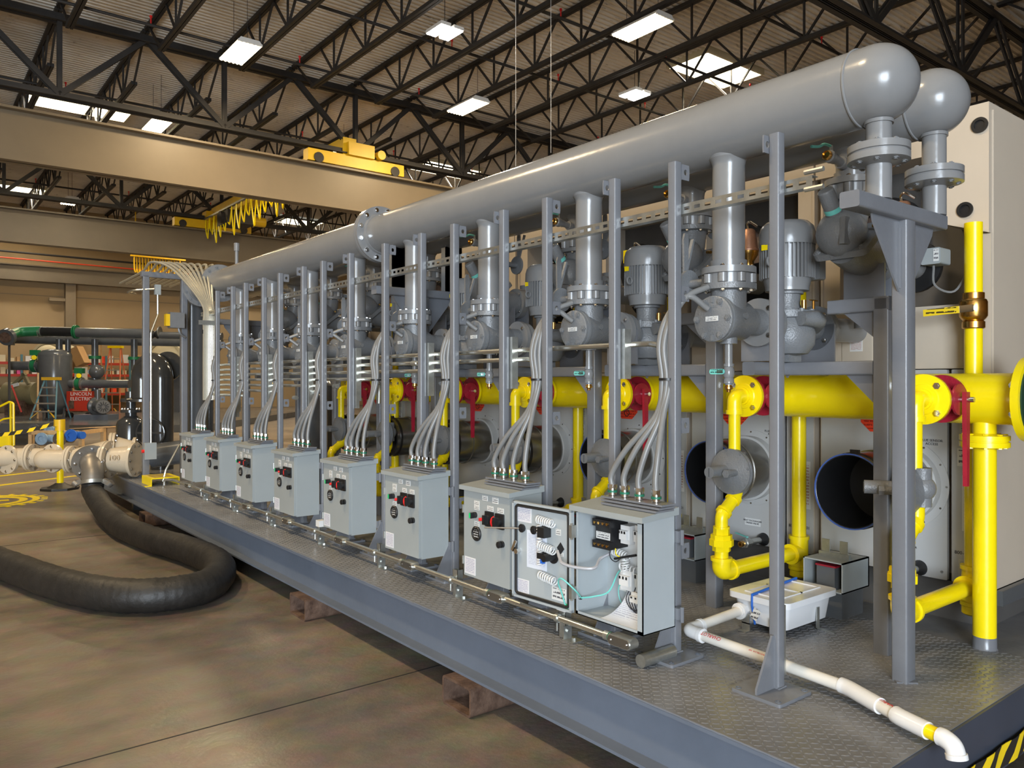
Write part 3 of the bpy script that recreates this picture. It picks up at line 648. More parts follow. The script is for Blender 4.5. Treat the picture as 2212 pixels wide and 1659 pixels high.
# the opened control box
y = BY[0]; t = thing('control_box', 'open grey control box showing its wiring, nearest of the row', 'control box', (0.30, y+BW/2, BZ0), 'control boxes')
th = 0.004
part('body', MB().box(BX1-th, y, BZ0, BX1, y+BW, BZ1).box(BX0, y, BZ0, BX1, y+th, BZ1).box(BX0, y+BW-th, BZ0, BX1, y+BW, BZ1).box(BX0, y, BZ0, BX1, y+BW, BZ0+th).box(BX0, y, BZ1-th, BX1, y+BW, BZ1)
     .box(BX0, y, BZ0, BX0+th, y+.028, BZ1).box(BX0, y+BW-.014, BZ0, BX0+th, y+BW, BZ1).box(BX0, y, BZ0, BX0+th, y+BW, BZ0+.014).box(BX0, y, BZ1-.02, BX0+th, y+BW, BZ1), 'boxin', t)
box_shell(t, y)
bp_ = part('back_panel', MB().box(BX1-.020, y+.03, BZ0+.09, BX1-.014, y+BW-.09, BZ1-.02), 'white', t)
xp = BX1-.020
tr = part('transformer', MB().box(xp-.10, y+.235, BZ1-.165, xp, y+.325, BZ1-.035).box(xp-.115, y+.23, BZ1-.075, xp-.09, y+.33, BZ1-.045).box(xp-.115, y+.23, BZ1-.165, xp-.09, y+.33, BZ1-.135), 'black', t)
part('transformer_label', MB().box(xp-.102, y+.24, BZ1-.128, xp-.1005, y+.32, BZ1-.098), 'print_small', tr)
for r_ in range(2):
    for k in range(4): part('terminal_screw', MB().cyl((xp-.115, y+.243+.024*k, BZ1-.06-.09*r_), (xp-.119, y+.243+.024*k, BZ1-.06-.09*r_), .006, 8), 'brass', tr)
for k, (dy, dz, wy, hz) in enumerate(((.19, .10, .05, .075), (.10, .095, .07, .085), (.185, .285, .06, .08), (.10, .27, .06, .10), (.12, .35, .075, .05))):
    q = part('contactor', MB().box(xp-.065, y+dy-wy/2, BZ1-dz-hz/2, xp, y+dy+wy/2, BZ1-dz+hz/2).box(xp-.08, y+dy-wy/2+.005, BZ1-dz-hz/4, xp-.065, y+dy+wy/2-.005, BZ1-dz+hz/4), 'white' if k != 3 else 'boxin', t)
    for j in range(3): part('terminal', MB().box(xp-.082, y+dy-wy/2+.010+j*wy*.3, BZ1-dz+hz*.08, xp-.079, y+dy-wy/2+.018+j*wy*.3, BZ1-dz+hz*.22), 'black', q)
def coil(m, p0, p1, r, turns, w_=.0035):
    p0, p1 = V(p0), V(p1); u, v, d = frame(p1-p0); n = turns*12
    m.sweep([p0+(p1-p0)*(i/n)+(u*math.cos(2*PI*i/12)+v*math.sin(2*PI*i/12))*r for i in range(n+1)], w_, 5)
for k, (a, b) in enumerate((((xp-.05, y+.27, BZ1-.18), (xp-.05, y+.19, BZ1-.195)), ((xp-.05, y+.205, BZ1-.20), (xp-.05, y+.20, BZ1-.26)), ((xp-.045, y+.235, BZ1-.235), (xp-.045, y+.12, BZ1-.25)))):
    m = MB(); coil(m, a, b, .016, 6); part('spiral_wrap', m, 'white', t)
def wire(t, pts, mt, r=.0022, nm='wire'): part(nm, MB().sweep(spl(pts, 6), r, 6), mt, t)
for k in range(5): wire(t, [(xp-.05, y+.17-.012*k, BZ1-.31), (xp-.07, y+.18-.015*k, BZ1-.36), (xp-.06, y+.15-.012*k, BZ1-.40-.006*k), (xp-.04, y+.10, BZ1-.38)], 'ink')
wire(t, [(xp-.08, y+.26, BZ1-.16), (xp-.085, y+.255, BZ1-.20), (xp-.08, y+.23, BZ1-.215), (xp-.07, y+.21, BZ1-.20)], 'ink')
wire(t, [(xp-.08, y+.23, BZ1-.16), (xp-.08, y+.225, BZ1-.185), (xp-.07, y+.205, BZ1-.195)], 'yellow')
part('shaft_rod', MB().cyl((xp-.075, y+.24, BZ1-.205), (xp-.075, y+.12, BZ1-.17), .005, 8), 'black', t)
gb = MB()
for k in range(12): gb.cyl((xp, y+.232, BZ1-.26-.012*k), (xp-.012, y+.232, BZ1-.26-.012*k), .0045, 6)
part('ground_bar', gb, 'chrome', t); part('bond_stud', MB().cyl((xp, y+.225, BZ1-.31), (xp-.03, y+.225, BZ1-.31), .013, 6), 'brass', t)
part('green_dot', MB().cyl((xp, y+.245, BZ1-.235), (xp-.002, y+.245, BZ1-.235), .011, 16), 'greenlamp', t)
for k in range(3): wire(t, [(xp-.01, y+.25, BZ1-.28-.02*k), (xp-.014, y+.275, BZ1-.34), (xp-.014, y+.268, BZ1-.39), (xp-.03, y+.21, BZ0+.02)], 'turq', .002)
pp = []; nS = 10
for i in range(nS+1):
    s = i/nS; pp.append((xp-.012-.145*s**1.6, BZ0+.13*(1-s)**2+.006))
vs = []
for yy in (y+.035, y+.215): vs += [(a, yy+(.035*i/nS if yy > y+.1 else 0), b) for i, (a, b) in enumerate(pp)] + [(a, yy+(.035*i/nS if yy > y+.1 else 0), b+.0012) for i, (a, b) in enumerate(pp)]
m = MB(); n = nS+1; fs = []
for i in range(nS): fs += [(i, i+1, 2*n+i+1, 2*n+i), (n+i, 3*n+i, 3*n+i+1, n+i+1)]
m.add(vs, fs); part('drawing_sheet', m, 'print_sheet', t)
# opened door, swung flat beside the box
hx, hy = BX0-.008, y+BW+.004; ang = math.radians(4.0); dy_ = V((-math.sin(ang), math.cos(ang), 0)); dn = V((-math.cos(ang), -math.sin(ang), 0)); up = V((0,0,1))
DW, DZ0, DZ1 = .368, BZ0+.003, BZ1-.012
def dp(s, z, o=0.0): return V((hx, hy, 0)) + dy_*s + dn*o + up*z
def dbox(m, s0, s1, z0, z1, o0, o1):
    vs = [dp(s, z, o) for o in (o0, o1) for s, z in ((s0, z0), (s1, z0), (s1, z1), (s0, z1))]
    return m.add(vs, [(0,3,2,1),(4,5,6,7),(0,1,5,4),(1,2,6,5),(2,3,7,6),(3,0,4,7)])
m = MB(); dbox(m, 0, DW, DZ0, DZ1, -.004, 0)
for q in ((0, .012, DZ0, DZ1), (DW-.012, DW, DZ0, DZ1), (0, DW, DZ0, DZ0+.010), (0, DW, DZ1-.010, DZ1)): dbox(m, *q, 0, .014)
dr_ = part('door', m, 'boxin', t)
m = MB(); gp = [dp(DW/2+a, (DZ0+DZ1)/2+b, .008) for a, b in rrect(DW-.042, DZ1-DZ0-.036, .014, 4)]; gp.append(gp[0]); m.sweep(gp, .0065, 6); part('gasket', m, 'gasket', dr_)
def dlabel(nm, s, q, ws, hz, mt): # s from the free edge, q from the top
    m = MB(); dbox(m, DW*(1-s)-ws/2, DW*(1-s)+ws/2, DZ1-(DZ1-DZ0)*q-hz/2, DZ1-(DZ1-DZ0)*q+hz/2, 0, .0012); part(nm, m, mt, dr_)
dlabel('data_label', .18, .12, .095, .078, 'print_warn'); dlabel('paper_sheet', .40, .475, .125, .165, 'print_sheet')
dlabel('rating_label', .15, .88, .085, .062, 'print_warn'); dlabel('rating_label', .77, .86, .085, .055, 'print_small'); dlabel('nameplate', .76, .245, .03, .026, 'print_small'); dlabel('nameplate', .80, .46, .03, .016, 'print_small')
def dq(s, q, o=0.0): return dp(DW*(1-s), DZ1-(DZ1-DZ0)*q, o)
for s in (.16, .37):
    q = part('switch_nut', MB().lathe(dq(s, .275 if s < .3 else .27), dn, [(.017, 0), (.019, .006), (.019, .012), (.009, .015), (.009, .02)], 10), 'black', dr_)
part('operating_rod', MB().cyl(dq(.16, .275, .012), dq(.16, .275, .012)+V((-.10, .14, -.005)), .004, 8), 'chrome', dr_)
for a, b in (((.47, .145, .02), (.72, .165, .02)), ((.50, .185, .02), (.50, .40, .02)), ((.50, .40, .022), (.74, .43, .022)), ((.50, .70, .02), (.76, .73, .02)), ((.50, .43, .018), (.50, .60, .018))):
    m = MB(); coil(m, dq(*a), dq(*b), .016 if a[0] != b[0] else .011, 7); part('spiral_wrap', m, 'white', dr_)
m = MB(); dbox(m, DW*.36, DW*.47, DZ1-(DZ1-DZ0)*.31, DZ1-(DZ1-DZ0)*.205, 0, .045); part('contact_block', m, 'black', dr_)
part('meter_back', MB().cyl(dq(.68, .50), dq(.68, .50, .004), .030, 20).cyl(dq(.68, .50), dq(.66, .50, .055), .017, 12), 'black', dr_)
m = MB(); dbox(m, DW*.40, DW*.49, DZ1-(DZ1-DZ0)*.525, DZ1-(DZ1-DZ0)*.47, 0, .04); part('contact_block', m, 'black', dr_)
m = MB(); dbox(m, DW*.425, DW*.475, DZ1-(DZ1-DZ0)*.58, DZ1-(DZ1-DZ0)*.525, .012, .026); part('blue_connector', m, 'blue', dr_)
m = MB(); c = dq(.80, .40, .0015); m.prism([c+up*.026, c+dy_*.022, c-up*.026, c-dy_*.022], dn*.001); part('tie_pad', m, 'black', dr_)
part('latch_cam', MB().cyl(dq(.09, .52, .0), dq(.09, .52, .022), .013, 6).obox(dq(.055, .465, .02), (.006, .014, .055), Matrix.Rotation(.5, 3, 'X')), 'chrome', dr_)
part('green_dot', MB().cyl(dq(.90, .955), dq(.90, .955, .002), .010, 16), 'greenlamp', dr_)
for z in (BZ0+.09, BZ1-.10): part('hinge', MB().box(hx-.022, hy-.012, z-.026, hx+.004, hy+.006, z+.026).cyl((hx-.012, hy-.002, z-.034), (hx-.012, hy-.002, z+.034), .006, 8), 'galv', t)
wire(t, [dq(.80, .42, .02), dq(.90, .47, .045), dq(.99, .50, .06), (BX0-.05, y+BW-.05, BZ1-.235), (BX0-.0, y+BW-.11, BZ1-.235), (BX0+.06, y+.29, BZ1-.21), (xp-.05, y+.27, BZ1-.185)], 'clearwrap', .0065, 'wire_loom')
wire(t, [dq(.90, .935, .012), dq(.885, .80, .03), dq(.88, .72, .045), dq(.93, .66, .06), dq(1.0, .655, .06), (BX0-.03, y+BW-.035, BZ1-.34), (BX0+.01, y+BW-.02, BZ1-.375)], 'turq', .0035, 'ground_wire')
wire(t, [(BX0+.012, y+BW-.02, BZ1-.378), (BX0+.06, y+.33, BZ1-.375), (BX0+.10, y+.28, BZ1-.35), (xp-.03, y+.26, BZ1-.27), (xp-.008, y+.235, BZ1-.265)], 'turq', .0035, 'ground_wire')
part('stud_terminal', MB().cyl((BX0+.012, y+BW-.022, BZ1-.378), (BX0+.012, y+BW-.004, BZ1-.378), .008, 6), 'chrome', t)

# ------------------------------------------------------------------ flexible conduits on the boxes
fys = [.036, .125, .205, .275]
fx0 = []
for j, fy in enumerate(fys):
    y = BY[0]; yb = y+.05+.012*j; px, py, pz = BX0+.117, y+fy, BZ1+.052
    t = thing('flexible_conduit', 'x', 'conduit', (px, py, pz), 'ribbed grey flexible conduits')
    part('sleeve', MB().sweep(spl([(px, py, pz+.03), (px, py+.003, pz+.09), (px+.02, py+(yb-py)*.35, pz+.20), (.40, yb+.01, pz+.34), (.435-.008*(j % 2), yb+.004, pz+.48), (.44-.018*(j % 2), yb+.015, pz+.62), (.455, yb+.0, pz+.74), (.50, y+.02, pz+.82), (.58, y-.02, pz+.86 - .09*(j > 1))], 7), .0125, 10), 'flex', t)
    f = part('hub', MB().cyl((px, py, pz), (px, py, pz+.030), .017, 14).cyl((px, py, pz+.030), (px, py, pz+.046), .020, 8), 'chrome', t)
    part('seal_ring', MB().ring((px, py, pz+.012), (0,0,1), .021, .015, .009, 14), 'greenring', f)
    fx0.append(t)
    t['label'] = 'ribbed grey flexible conduit ' + ORD[j].replace('nearest', 'first') + ' from the right on the open control box'
for k in range(1, 8):
    for j, o in enumerate(fx0): copytree(o, (0, BY[k]-BY[0], 0), label='grey flexible conduit %s from the right on the %s control box from the near end' % (ORD[j].replace('nearest', 'first'), ORD[k]))
for k in range(8):
    yk = BY[k]+.07; solo('cable_tie', MB().ring((.437, yk, 1.475), (0,0,1), .036, .032, .010, 16), 'black', 'black cable tie around the conduits of the %s control box' % ORD[k], 'cable tie', group='cable ties')
# bottom conduit run with cover boxes and strut stands
t = thing('conduit_run', 'galvanised conduit run along the deck under the control boxes', 'conduit', (.19, 4, .44))
cx, cz = .196, .462
ys = [.985]+[b+.02 for b in BY[1:]]+[7.15]
for k in range(len(ys)-1):
    part('pipe', MB().cyl((cx, ys[k]+.09, cz), (cx, ys[k+1], cz), .0135, 12), 'emt', t)
part('bent_end', MB().sweep(fil([(cx, 7.1, cz), (cx, 7.3, cz), (cx-.06, 7.42, cz), (cx-.06, 7.42, ZD+.03)], .05), .0135, 10), 'galv', t)
for k, b in enumerate(ys[:-1]):
    q = part('cover_box', MB().prism([(cx-.022, b+.055+a, cz+c) for a, c in rrect(.125, .042, .020, 5)], (.045, 0, 0)), 'galv', t)
    part('cover_plate', MB().prism([(cx-.026, b+.055+a, cz+c) for a, c in rrect(.115, .034, .017, 5)], (.005, 0, 0)), 'steel', q)
    for s in (-1, 1): part('screw', MB().cyl((cx-.026, b+.055+s*.042, cz), (cx-.029, b+.055+s*.042, cz), .004, 8), 'chrome', q)
    part('coupling', MB().cyl((cx, b+.115, cz), (cx, b+.15, cz), .019, 10), 'galv', t); part('coupling_ring', MB().cyl((cx, b+.118, cz), (cx, b+.124, cz), .0195, 10), 'greenring', t)
for k in range(7):
    yk = BY[k]+.46; s = thing('strut_stand', 'small galvanised strut stand clamping the deck conduit, ' + nth(k), 'stand', (cx+.03, yk, ZD), 'conduit strut stands')
    part('upright', MB().box(cx+.016, yk-.022, ZD+.004, cx+.018, yk+.02, cz+.05).box(cx+.016, yk-.022, ZD+.004, cx+.05, yk-.020, cz+.05).box(cx+.016, yk+.018, ZD+.004, cx+.05, yk+.02, cz+.05), 'galv', s)
    part('foot', MB().box(cx-.0, yk-.085, ZD+.0005, cx+.06, yk-.02, ZD+.006).box(cx+.0, yk-.03, ZD+.006, cx+.045, yk-.024, ZD+.06), 'galv', s)
    part('bolt', MB().cyl((cx+.03, yk-.06, ZD+.006), (cx+.03, yk-.06, ZD+.016), .009, 6).cyl((cx+.022, yk-.030, ZD+.038), (cx+.022, yk-.038, ZD+.038), .009, 6), 'galv', s)
    part('clamp', MB().ring((cx, yk, cz), (0,1,0), .019, .0135, .018, 12).cyl((cx-.004, yk+.01, cz-.02), (cx-.004, yk+.01, cz-.055), .004, 6), 'galv', s)
    if k in (0, 3): part('end_cap', MB().box(cx+.008, yk-.028, cz+.03, cx+.056, yk+.026, cz+.072), 'white', s)
t = solo('mesh_roll', MB().cyl((.215, .965, ZD+.027), (.40, .965, ZD+.027), .026, 14), 'galv', 'short roll of galvanised wire mesh under the open control box', 'mesh')
# horizontal galvanised conduits behind the posts, one per box
for j in range(7):
    z = 1.632-.049*j; ya = BY[j]+.20; zz = z
    t = thing('metal_conduit', 'shiny galvanised conduit behind the posts, ' + ('topmost of the stack' if j == 0 else ORD[j] + ' from the top of the stack'), 'conduit', (.50, ya, z), 'stacked galvanised conduits')
    part('pipe', MB().sweep(fil([(.46, ya-.12, z-.16), (.47, ya-.11, z-.02), (.505, ya+.02, z), (.505, 7.25, z)], .10, 8), .0125, 8), 'emt', t)
    part('coupling', MB().cyl((.505, 2.2+j*.37+.5, z), (.505, 2.2+j*.37+.56, z), .017, 8), 'brass' if j == 0 else 'galv', t)
for k in range(7):
    y = PY[2+2*k]+PS+.004 if 2+2*k < 16 else 6.9
    y = PY[2+2*k]-.012
    s = solo('conduit_strut', MB().box(.462, y-.008, 1.632-.049*k-.15-(.05*(k > 2)), .486, y+.022, 1.70).box(.486, y-.008, 1.632-.049*k-.15, .50, y-.005, 1.70), 'galv', 'short vertical galvanised strut on an odd post, ' + nth(k), 'strut', group='vertical conduit struts')
# ------------------------------------------------------------------ the two long headers
DP = 0.835
def nk(k): return ORD[k]
H1X, H1Z, H1R = 0.70, 2.52, 0.137
H2X, H2Z, H2R = 1.135, 2.55, 0.128
def header(nm, lab, hx, hz, hr, ya, yb, dropy, dropz, dropr, npos, joints):
    t = thing(nm, lab, 'pipe', (hx, (ya+yb)/2, hz-hr), 'long grey header pipes')
    part('pipe', MB().cyl((hx, ya, hz), (hx, yb, hz), hr, 56), 'grey', t)
    part('end_cap', MB().lathe((hx, ya, hz), (0, -1, 0), [(hr, 0)]+[(hr*math.cos(a), .055+hr*math.sin(a)) for a in [PI/2*i/14 for i in range(15)][:-1]]+[(1e-6, .055+hr)], 56), 'grey', t)
    part('weld_ring', MB().sweep([(hx+(hr+.001)*math.cos(2*PI*i/48), ya, hz+(hr+.001)*math.sin(2*PI*i/48)) for i in range(49)], .0045, 6), 'grey', t)
    for k, yd in enumerate(dropy):
        b = part('branch', MB().lathe((hx, yd, dropz), (0,0,1), [(dropr, 0), (dropr, hz-hr-dropz-.02), (dropr+.004, hz-hr-dropz), (dropr+.014, hz-hr-dropz+.012), (dropr+.012, hz-hr-dropz+.06)], 32), 'grey', t)
        part('flange', MB().lathe((hx, yd, dropz), (0,0,-1), [(dropr+.008, -.03), (dropr+.006, -.004), (dropr+.045, 0), (dropr+.045, .026), (dropr, .026)], 32), 'grey', b)
        for i in range(8):
            a = PI/8+PI/4*i; inst('bolt', BOLT, b, (hx+(dropr+.030)*math.cos(a), yd+(dropr+.030)*math.sin(a), dropz), (0,0,1), (.010,)*3)
    yn, zn0, zn1 = npos
    part('end_nozzle', MB().cyl((hx, yn, zn0), (hx, yn, hz-hr*.6), .043, 28), 'grey', t)
    part('nozzle_weld', MB().ring((hx, yn, hz-hr-.005), (0,0,1), .049, .04, .012, 24), 'grey', t)
    zf = zn1; f = part('nozzle_flange', MB().lathe((hx, yn, zf), (0,0,1), [(.05, -.012), (.103, -.0), (.103, .024), (.097, .026), (.097, .030), (.103, .032), (.103, .056), (.05, .07)], 36), 'grey', t)
    for i in range(8):
        a = PI/8+PI/4*i
        for s, z in ((1, zf+.056), (-1, zf)): inst('bolt', BOLTG, f, (hx+.080*math.cos(a), yn+.080*math.sin(a), z), (0,0,s), (.012,)*3)
    for yj in joints:
        f = part('flange', MB().lathe((hx, yj, hz), (0,1,0), [(hr+.004, -.05), (hr+.010, -.028), (hr+.062, -.028), (hr+.062, -.003), (hr+.056, -.002), (hr+.056, .002), (hr+.062, .003), (hr+.062, .028), (hr+.010, .028), (hr+.004, .05)], 48), 'grey', t)
        for i in range(12):
            a = 2*PI*(i+.5)/12
            for s in (-1, 1): inst('bolt', BOLT if yj < 5 else BOLTG, f, (hx+(hr+.036)*math.cos(a), yj+s*.028, hz+(hr+.036)*math.sin(a)), (0,s,0), (.016,)*3)
    return t
d1 = [.917+DP*k for k in range(8)]; d2 = [.62+DP*k for k in range(8)]
NY = .285; NZ0 = 2.112
h1 = header('header_pipe', 'front long grey header pipe with rounded end cap and flanges', H1X, H1Z, H1R, .345, 8.12, d1, 1.942, .066, (NY, NZ0, 2.245), (3.90, 7.43, 8.10))
h2 = header('header_pipe', 'rear long grey header pipe behind the front one', H2X, H2Z, H2R, .345, 8.4, d2, 2.318, .060, (NY, NZ0, 2.235), (4.35,))
part('elbow', MB().sweep(fil([(H1X, 8.13, H1Z), (H1X, 8.42, H1Z), (H1X, 8.42, H1Z-.3)], .26, 12), H1R, 28), 'dark_or_dimmed_grey', h1)  # same grey paint as the header, with the weaker far-end light put into its colour
part('riser', MB().cyl((H1X, 8.42, H1Z-.28), (H1X, 8.42, ZD), H1R, 32), 'dark_or_dimmed_grey', h1)
part('vent_stub', MB().cyl((H1X, 6.9, H1Z+H1R-.02), (H1X, 6.9, H1Z+H1R+.14), .018, 10).cyl((H1X, 6.9, H1Z+H1R+.14), (H1X, 6.9, H1Z+H1R+.22), .028, 10), 'grey', h1)
# bracket stands under the headers
def stand(yb, lab):
    t = thing('bracket_stand', lab, 'bracket', (.88, yb, ZD), 'header bracket stands')
    part('post', MB().rbar((.885, yb, ZD), (.885, yb, 2.06), .058, .072, .008, up=(1,0,0)), 'frame', t)
    part('top_beam', MB().rbar((.50, yb, 2.086), (1.17, yb, 2.086), .07, .056, .008, up=(0,0,1)), 'frame', t)
    for s in (-1, 1):
        xe = .885+s*.036; part('gusset', MB().prism([(xe, yb-.003, 2.058), (xe+s*.20, yb-.003, 2.058), (xe+s*.19, yb-.003, 2.03), (xe+s*.004, yb-.003, 1.80), (xe, yb-.003, 1.80)], (0, .007, 0)), 'frame', t)
        part('weld', MB().sweep([(xe+s*.004, yb-.004, 1.81+.02*j) for j in range(12)], .005, 6), 'frame', t)
    part('base_weld', MB().ring((.885, yb, ZD), (0,0,1), .052, .03, .006, 4), 'frame', t)
    return t
stand(NY, 'grey bracket stand carrying the header nozzles at the near end')
st2 = stand(3.62, 'grey bracket stand under the headers in the middle of the skid'); stand(7.15, 'grey bracket stand under the headers at the far end')
for hx, hz, hr in ((H1X, H1Z, H1R), (H2X, H2Z, H2R)): part('saddle', MB().box(hx-.07, 3.60, 2.114, hx+.07, 3.66, hz-hr*.9).box(hx-.07, 3.60, 2.114, hx+.07, 3.608, hz-hr*.6), 'grey', st2)

# ------------------------------------------------------------------ one pumping unit (k = 0), copied along the skid
def regulator(t, yg, A=V((-1,0,0)), px=1.105):
    zr = 1.045; c0 = V((px, yg, zr)); B = V((0,0,1)).cross(A); R3 = Matrix.Identity(3)
    def q_(a, b, h): return c0 + A*a + B*b + V((0,0,h))
    part('diaphragm_housing', MB().lathe(q_(.02, 0, 0), A, [(.05, -.05), (.092, -.016), (.108, -.012), (.108, .0), (.104, .002), (.108, .004), (.108, .014), (.094, .018), (.055, .040), (.03, .046)], 40), 'castgrey', t)
    for i in range(8): inst('bolt', BOLTG, t, q_(.033, .100*math.cos(PI/4*i+.2), .100*math.sin(PI/4*i+.2)), A, (.007,)*3)
    q = part('spring_tower', MB().cyl(q_(.06, -.01, .005), q_(.18, -.01, .005), .027, 24), 'castgrey', t)
    part('cap_slot', MB().bar(q_(.1795, -.01, -.015), q_(.1795, -.01, .025), .005, .005), 'dark_or_dimmed_grey', q)
    part('vent_elbow', MB().cyl(q_(.055, .045, 0), q_(.12, .045, 0), .016, 16).cyl(q_(.11, .045, 0), q_(.13, .045, 0), .020, 6), 'castgrey', t)
    part('valve_body', MB().cyl(q_(-.025, 0, .09), q_(-.025, 0, -.06), .036, 20).sphere(q_(-.025, 0, .01), .052, 18), 'castgrey', t)
U = []
LUG = MB().cyl((0,0,0),(0,0,1),1,12).mesh('lug','grey')
def lug_ring(m, c, r, z0, z1, n=8, rl=.020):
    for i in range(n):
        a = PI/8+2*PI*i/n; m.cyl((c[0]+r*math.cos(a), c[1]+r*math.sin(a), z0), (c[0]+r*math.cos(a), c[1]+r*math.sin(a), z1), rl, 12)
def butterfly(x, y, z1, z0, r, lab, D=V((0,1,0))):
    t = thing('butterfly_valve', lab, 'valve', (x, y, z0), 'grey lugged butterfly valves')
    m = MB().cyl((x, y, z0), (x, y, z1), r*.88, 28); part('body', m, 'grey', t)
    for i in range(8):
        a = PI/8+PI/4*i; inst('lug', LUG, t, (x+r*.86*math.cos(a), y+r*.86*math.sin(a), z0+.003), (0,0,1), (.020, .020, z1-z0-.006))
    zm = (z0+z1)/2; c = V((x, y, zm)); E = V((0,0,1)).cross(D)
    part('neck', MB().cyl(c, c+D*(r+.10), .018, 12), 'castgrey', t)
    q = part('notch_plate', MB().cyl(c+D*(r+.09), c+D*(r+.105), .062, 20), 'castgrey', t)
    hp = c+D*(r+.112)
    part('handle', MB().prism([hp+E*a+V((0,0,b)) for a, b in ((-.012, -.02), (.014, -.02), (.018, .20), (.010, .225), (-.008, .225), (-.014, .20))], D*.010), 'castgrey', t)
    part('squeeze_lever', MB().bar(hp+D*.006+V((0,0,.05)), hp+D*.01-E*.055+V((0,0,.205)), .016, .010), 'castgrey', t)
    return t
def unit():
    y = .917; x = H1X
    # front line: valve, diffuser, drain, pump
    zt = 1.942-.026
    t = butterfly(x, y, zt, zt-.042, .108, 'x'); U.append((t, 'grey lugged butterfly valve under the front header, '))
    z = 1.727; zf = zt-.042
    t = thing('suction_diffuser', 'x', 'diffuser', (x, y, z-.10), 'grey suction diffusers'); U.append((t, 'grey cast suction diffuser with round bolted cover, '))
    part('top_flange', MB().lathe((x, y, zf), (0,0,-1), [(.075, 0), (.112, 0), (.112, .024), (.075, .028)], 32), 'castgrey', t)
    for i in range(8):
        a = PI/8+PI/4*i; inst('bolt', BOLT, t, (x+.092*math.cos(a), y+.092*math.sin(a), zf-.024), (0,0,-1), (.011,)*3)
    part('neck', MB().cyl((x, y, z), (x, y, zf-.02), .072, 28), 'castgrey', t)
    part('barrel', MB().lathe((.61, y, z), (1,0,0), [(.088, 0), (.088, .02), (.082, .025), (.082, .17), (.062, .21), (.058, .235)], 32), 'castgrey', t)
    part('outlet', MB().cyl((.83, y, z), (.905, y, z), .058, 28), 'castgrey', t)
    c = part('cover_plate', MB().lathe((.61, y, z), (-1,0,0), [(.094, -.02), (.094, -.004), (.090, -.003), (.090, 0), (.094, .002), (.094, .016), (.088, .020)], 40), 'castgrey', t)
    for i in range(6): inst('bolt', BOLTG, c, (.592, y+.078*math.cos(PI/3*i), z+.078*math.sin(PI/3*i)), (-1,0,0), (.014,)*3)
    part('nameplate', MB().box(.586, y-.030, z-.010, .592, y+.030, z+.010), 'print_small', c)
    part('casting_lug', MB().box(.586, y-.006, z+.066, .60, y+.006, z+.09).box(.586, y-.006, z-.09, .60, y+.006, z-.066), 'castgrey', c)
    m = MB()
    for zz, w_ in ((.050, .05), (-.042, .046), (-.058, .03)):
        for i in range(6): m.box(.5885, y-w_/2+w_*i/6, z+zz-.005, .5925, y-w_/2+w_*(i+.65)/6, z+zz+.005)
    part('cast_marks', m, 'castgrey', c, kind='stuff')
    part('outlet_flange', MB().cyl((.905, y, z), (.932, y, z), .104, 32), 'grey', t)
    for i in range(4):
        a = PI/4+PI/2*i; inst('bolt', BOLT, t, (.905, y+.082*math.cos(a), z+.082*math.sin(a)), (-1,0,0), (.012,)*3)
    part('boss', MB().cyl((x, y, z-.06), (x, y, z-.10), .036, 16).cyl((.70, y-.07, z+.012), (.70, y-.088, z+.012), .014, 14), 'castgrey', t)
    t = thing('drain_valve', 'x', 'valve', (x, y, 1.46), 'drain valves with turquoise handles'); U.append((t, 'small drain valve with turquoise lever under the diffuser, '))
    part('pipe', MB().cyl((x, y, z-.10), (x, y, 1.545), .0165, 14), 'grey', t)
    part('body', MB().lathe((x, y, 1.545), (0,0,-1), [(.022, 0), (.022, .012), (.019, .014), (.024, .03), (.024, .05), (.019, .06), (.022, .064), (.022, .082), (.015, .085)], 12), 'grey', t)
    part('tip', MB().lathe((x, y, 1.462), (0,0,-1), [(.014, 0), (.014, .010), (.018, .012), (.018, .022), (.010, .026), (.008, .036)], 12), 'brass', t)
    part('tape', MB().cyl((x, y, 1.466), (x, y, 1.458), .015, 12), 'bluepaint', t)
    part('stem', MB().cyl((x-.02, y+.01, 1.51), (x-.034, y+.016, 1.51), .008, 8), 'chrome', t)
    part('lever', MB().prism([(x-.040, y+.03+a, 1.512+b) for a, b in rrect(.075, .022, .010)][:], (.004, 0, 0)), 'print_handle', t)
    part('lever_neck', MB().box(x-.040, y+.0, 1.505, x-.036, y+.03, 1.519), 'chrome', t)
    # support plates and pump
    t = thing('pump', 'x', 'pump', (1.13, y, 1.56), 'grey vertical inline pumps'); U.append((t, 'grey vertical pump with finned motor, '))
    px = 1.13
    for xs, yo in ((.935, 0), (1.345, 0)):
        part('support_plate', MB().prism([(xs, y-.105, 1.56), (xs, y+.105, 1.56), (xs, y+.105, 1.735), (xs, y+.06, 1.735), (xs, y, 1.67), (xs, y-.06, 1.735), (xs, y-.105, 1.735)], (.010, 0, 0)), 'frame', t)
    m = MB(); m.lathe((px, y, 1.585), (0,0,1), [(.035, 0), (.09, .01), (.118, .05), (.122, .10), (.112, .14), (.10, .165), (.115, .17), (.115, .20), (.06, .205)], 28)
    part('volute', m, 'castgrey', t); m = MB(); lug_ring(m, (px, y), .104, 1.752, 1.792, 8, .014); part('volute_lugs', m, 'castgrey', t)
    part('suction_nozzle', MB().cyl((.95, y, 1.72), (1.06, y, 1.70), .062, 24), 'castgrey', t); part('discharge_nozzle', MB().cyl((1.18, y, 1.70), (1.345, y, 1.72), .058, 24), 'castgrey', t)
    part('volute_scroll', MB().sweep(spl([(1.06, y-.11, 1.745), (1.15, y-.125, 1.745), (1.23, y-.08, 1.74), (1.28, y-.02, 1.73)], 6), [.032]*3+[.034+.0012*i for i in range(16)], 14), 'castgrey', t)
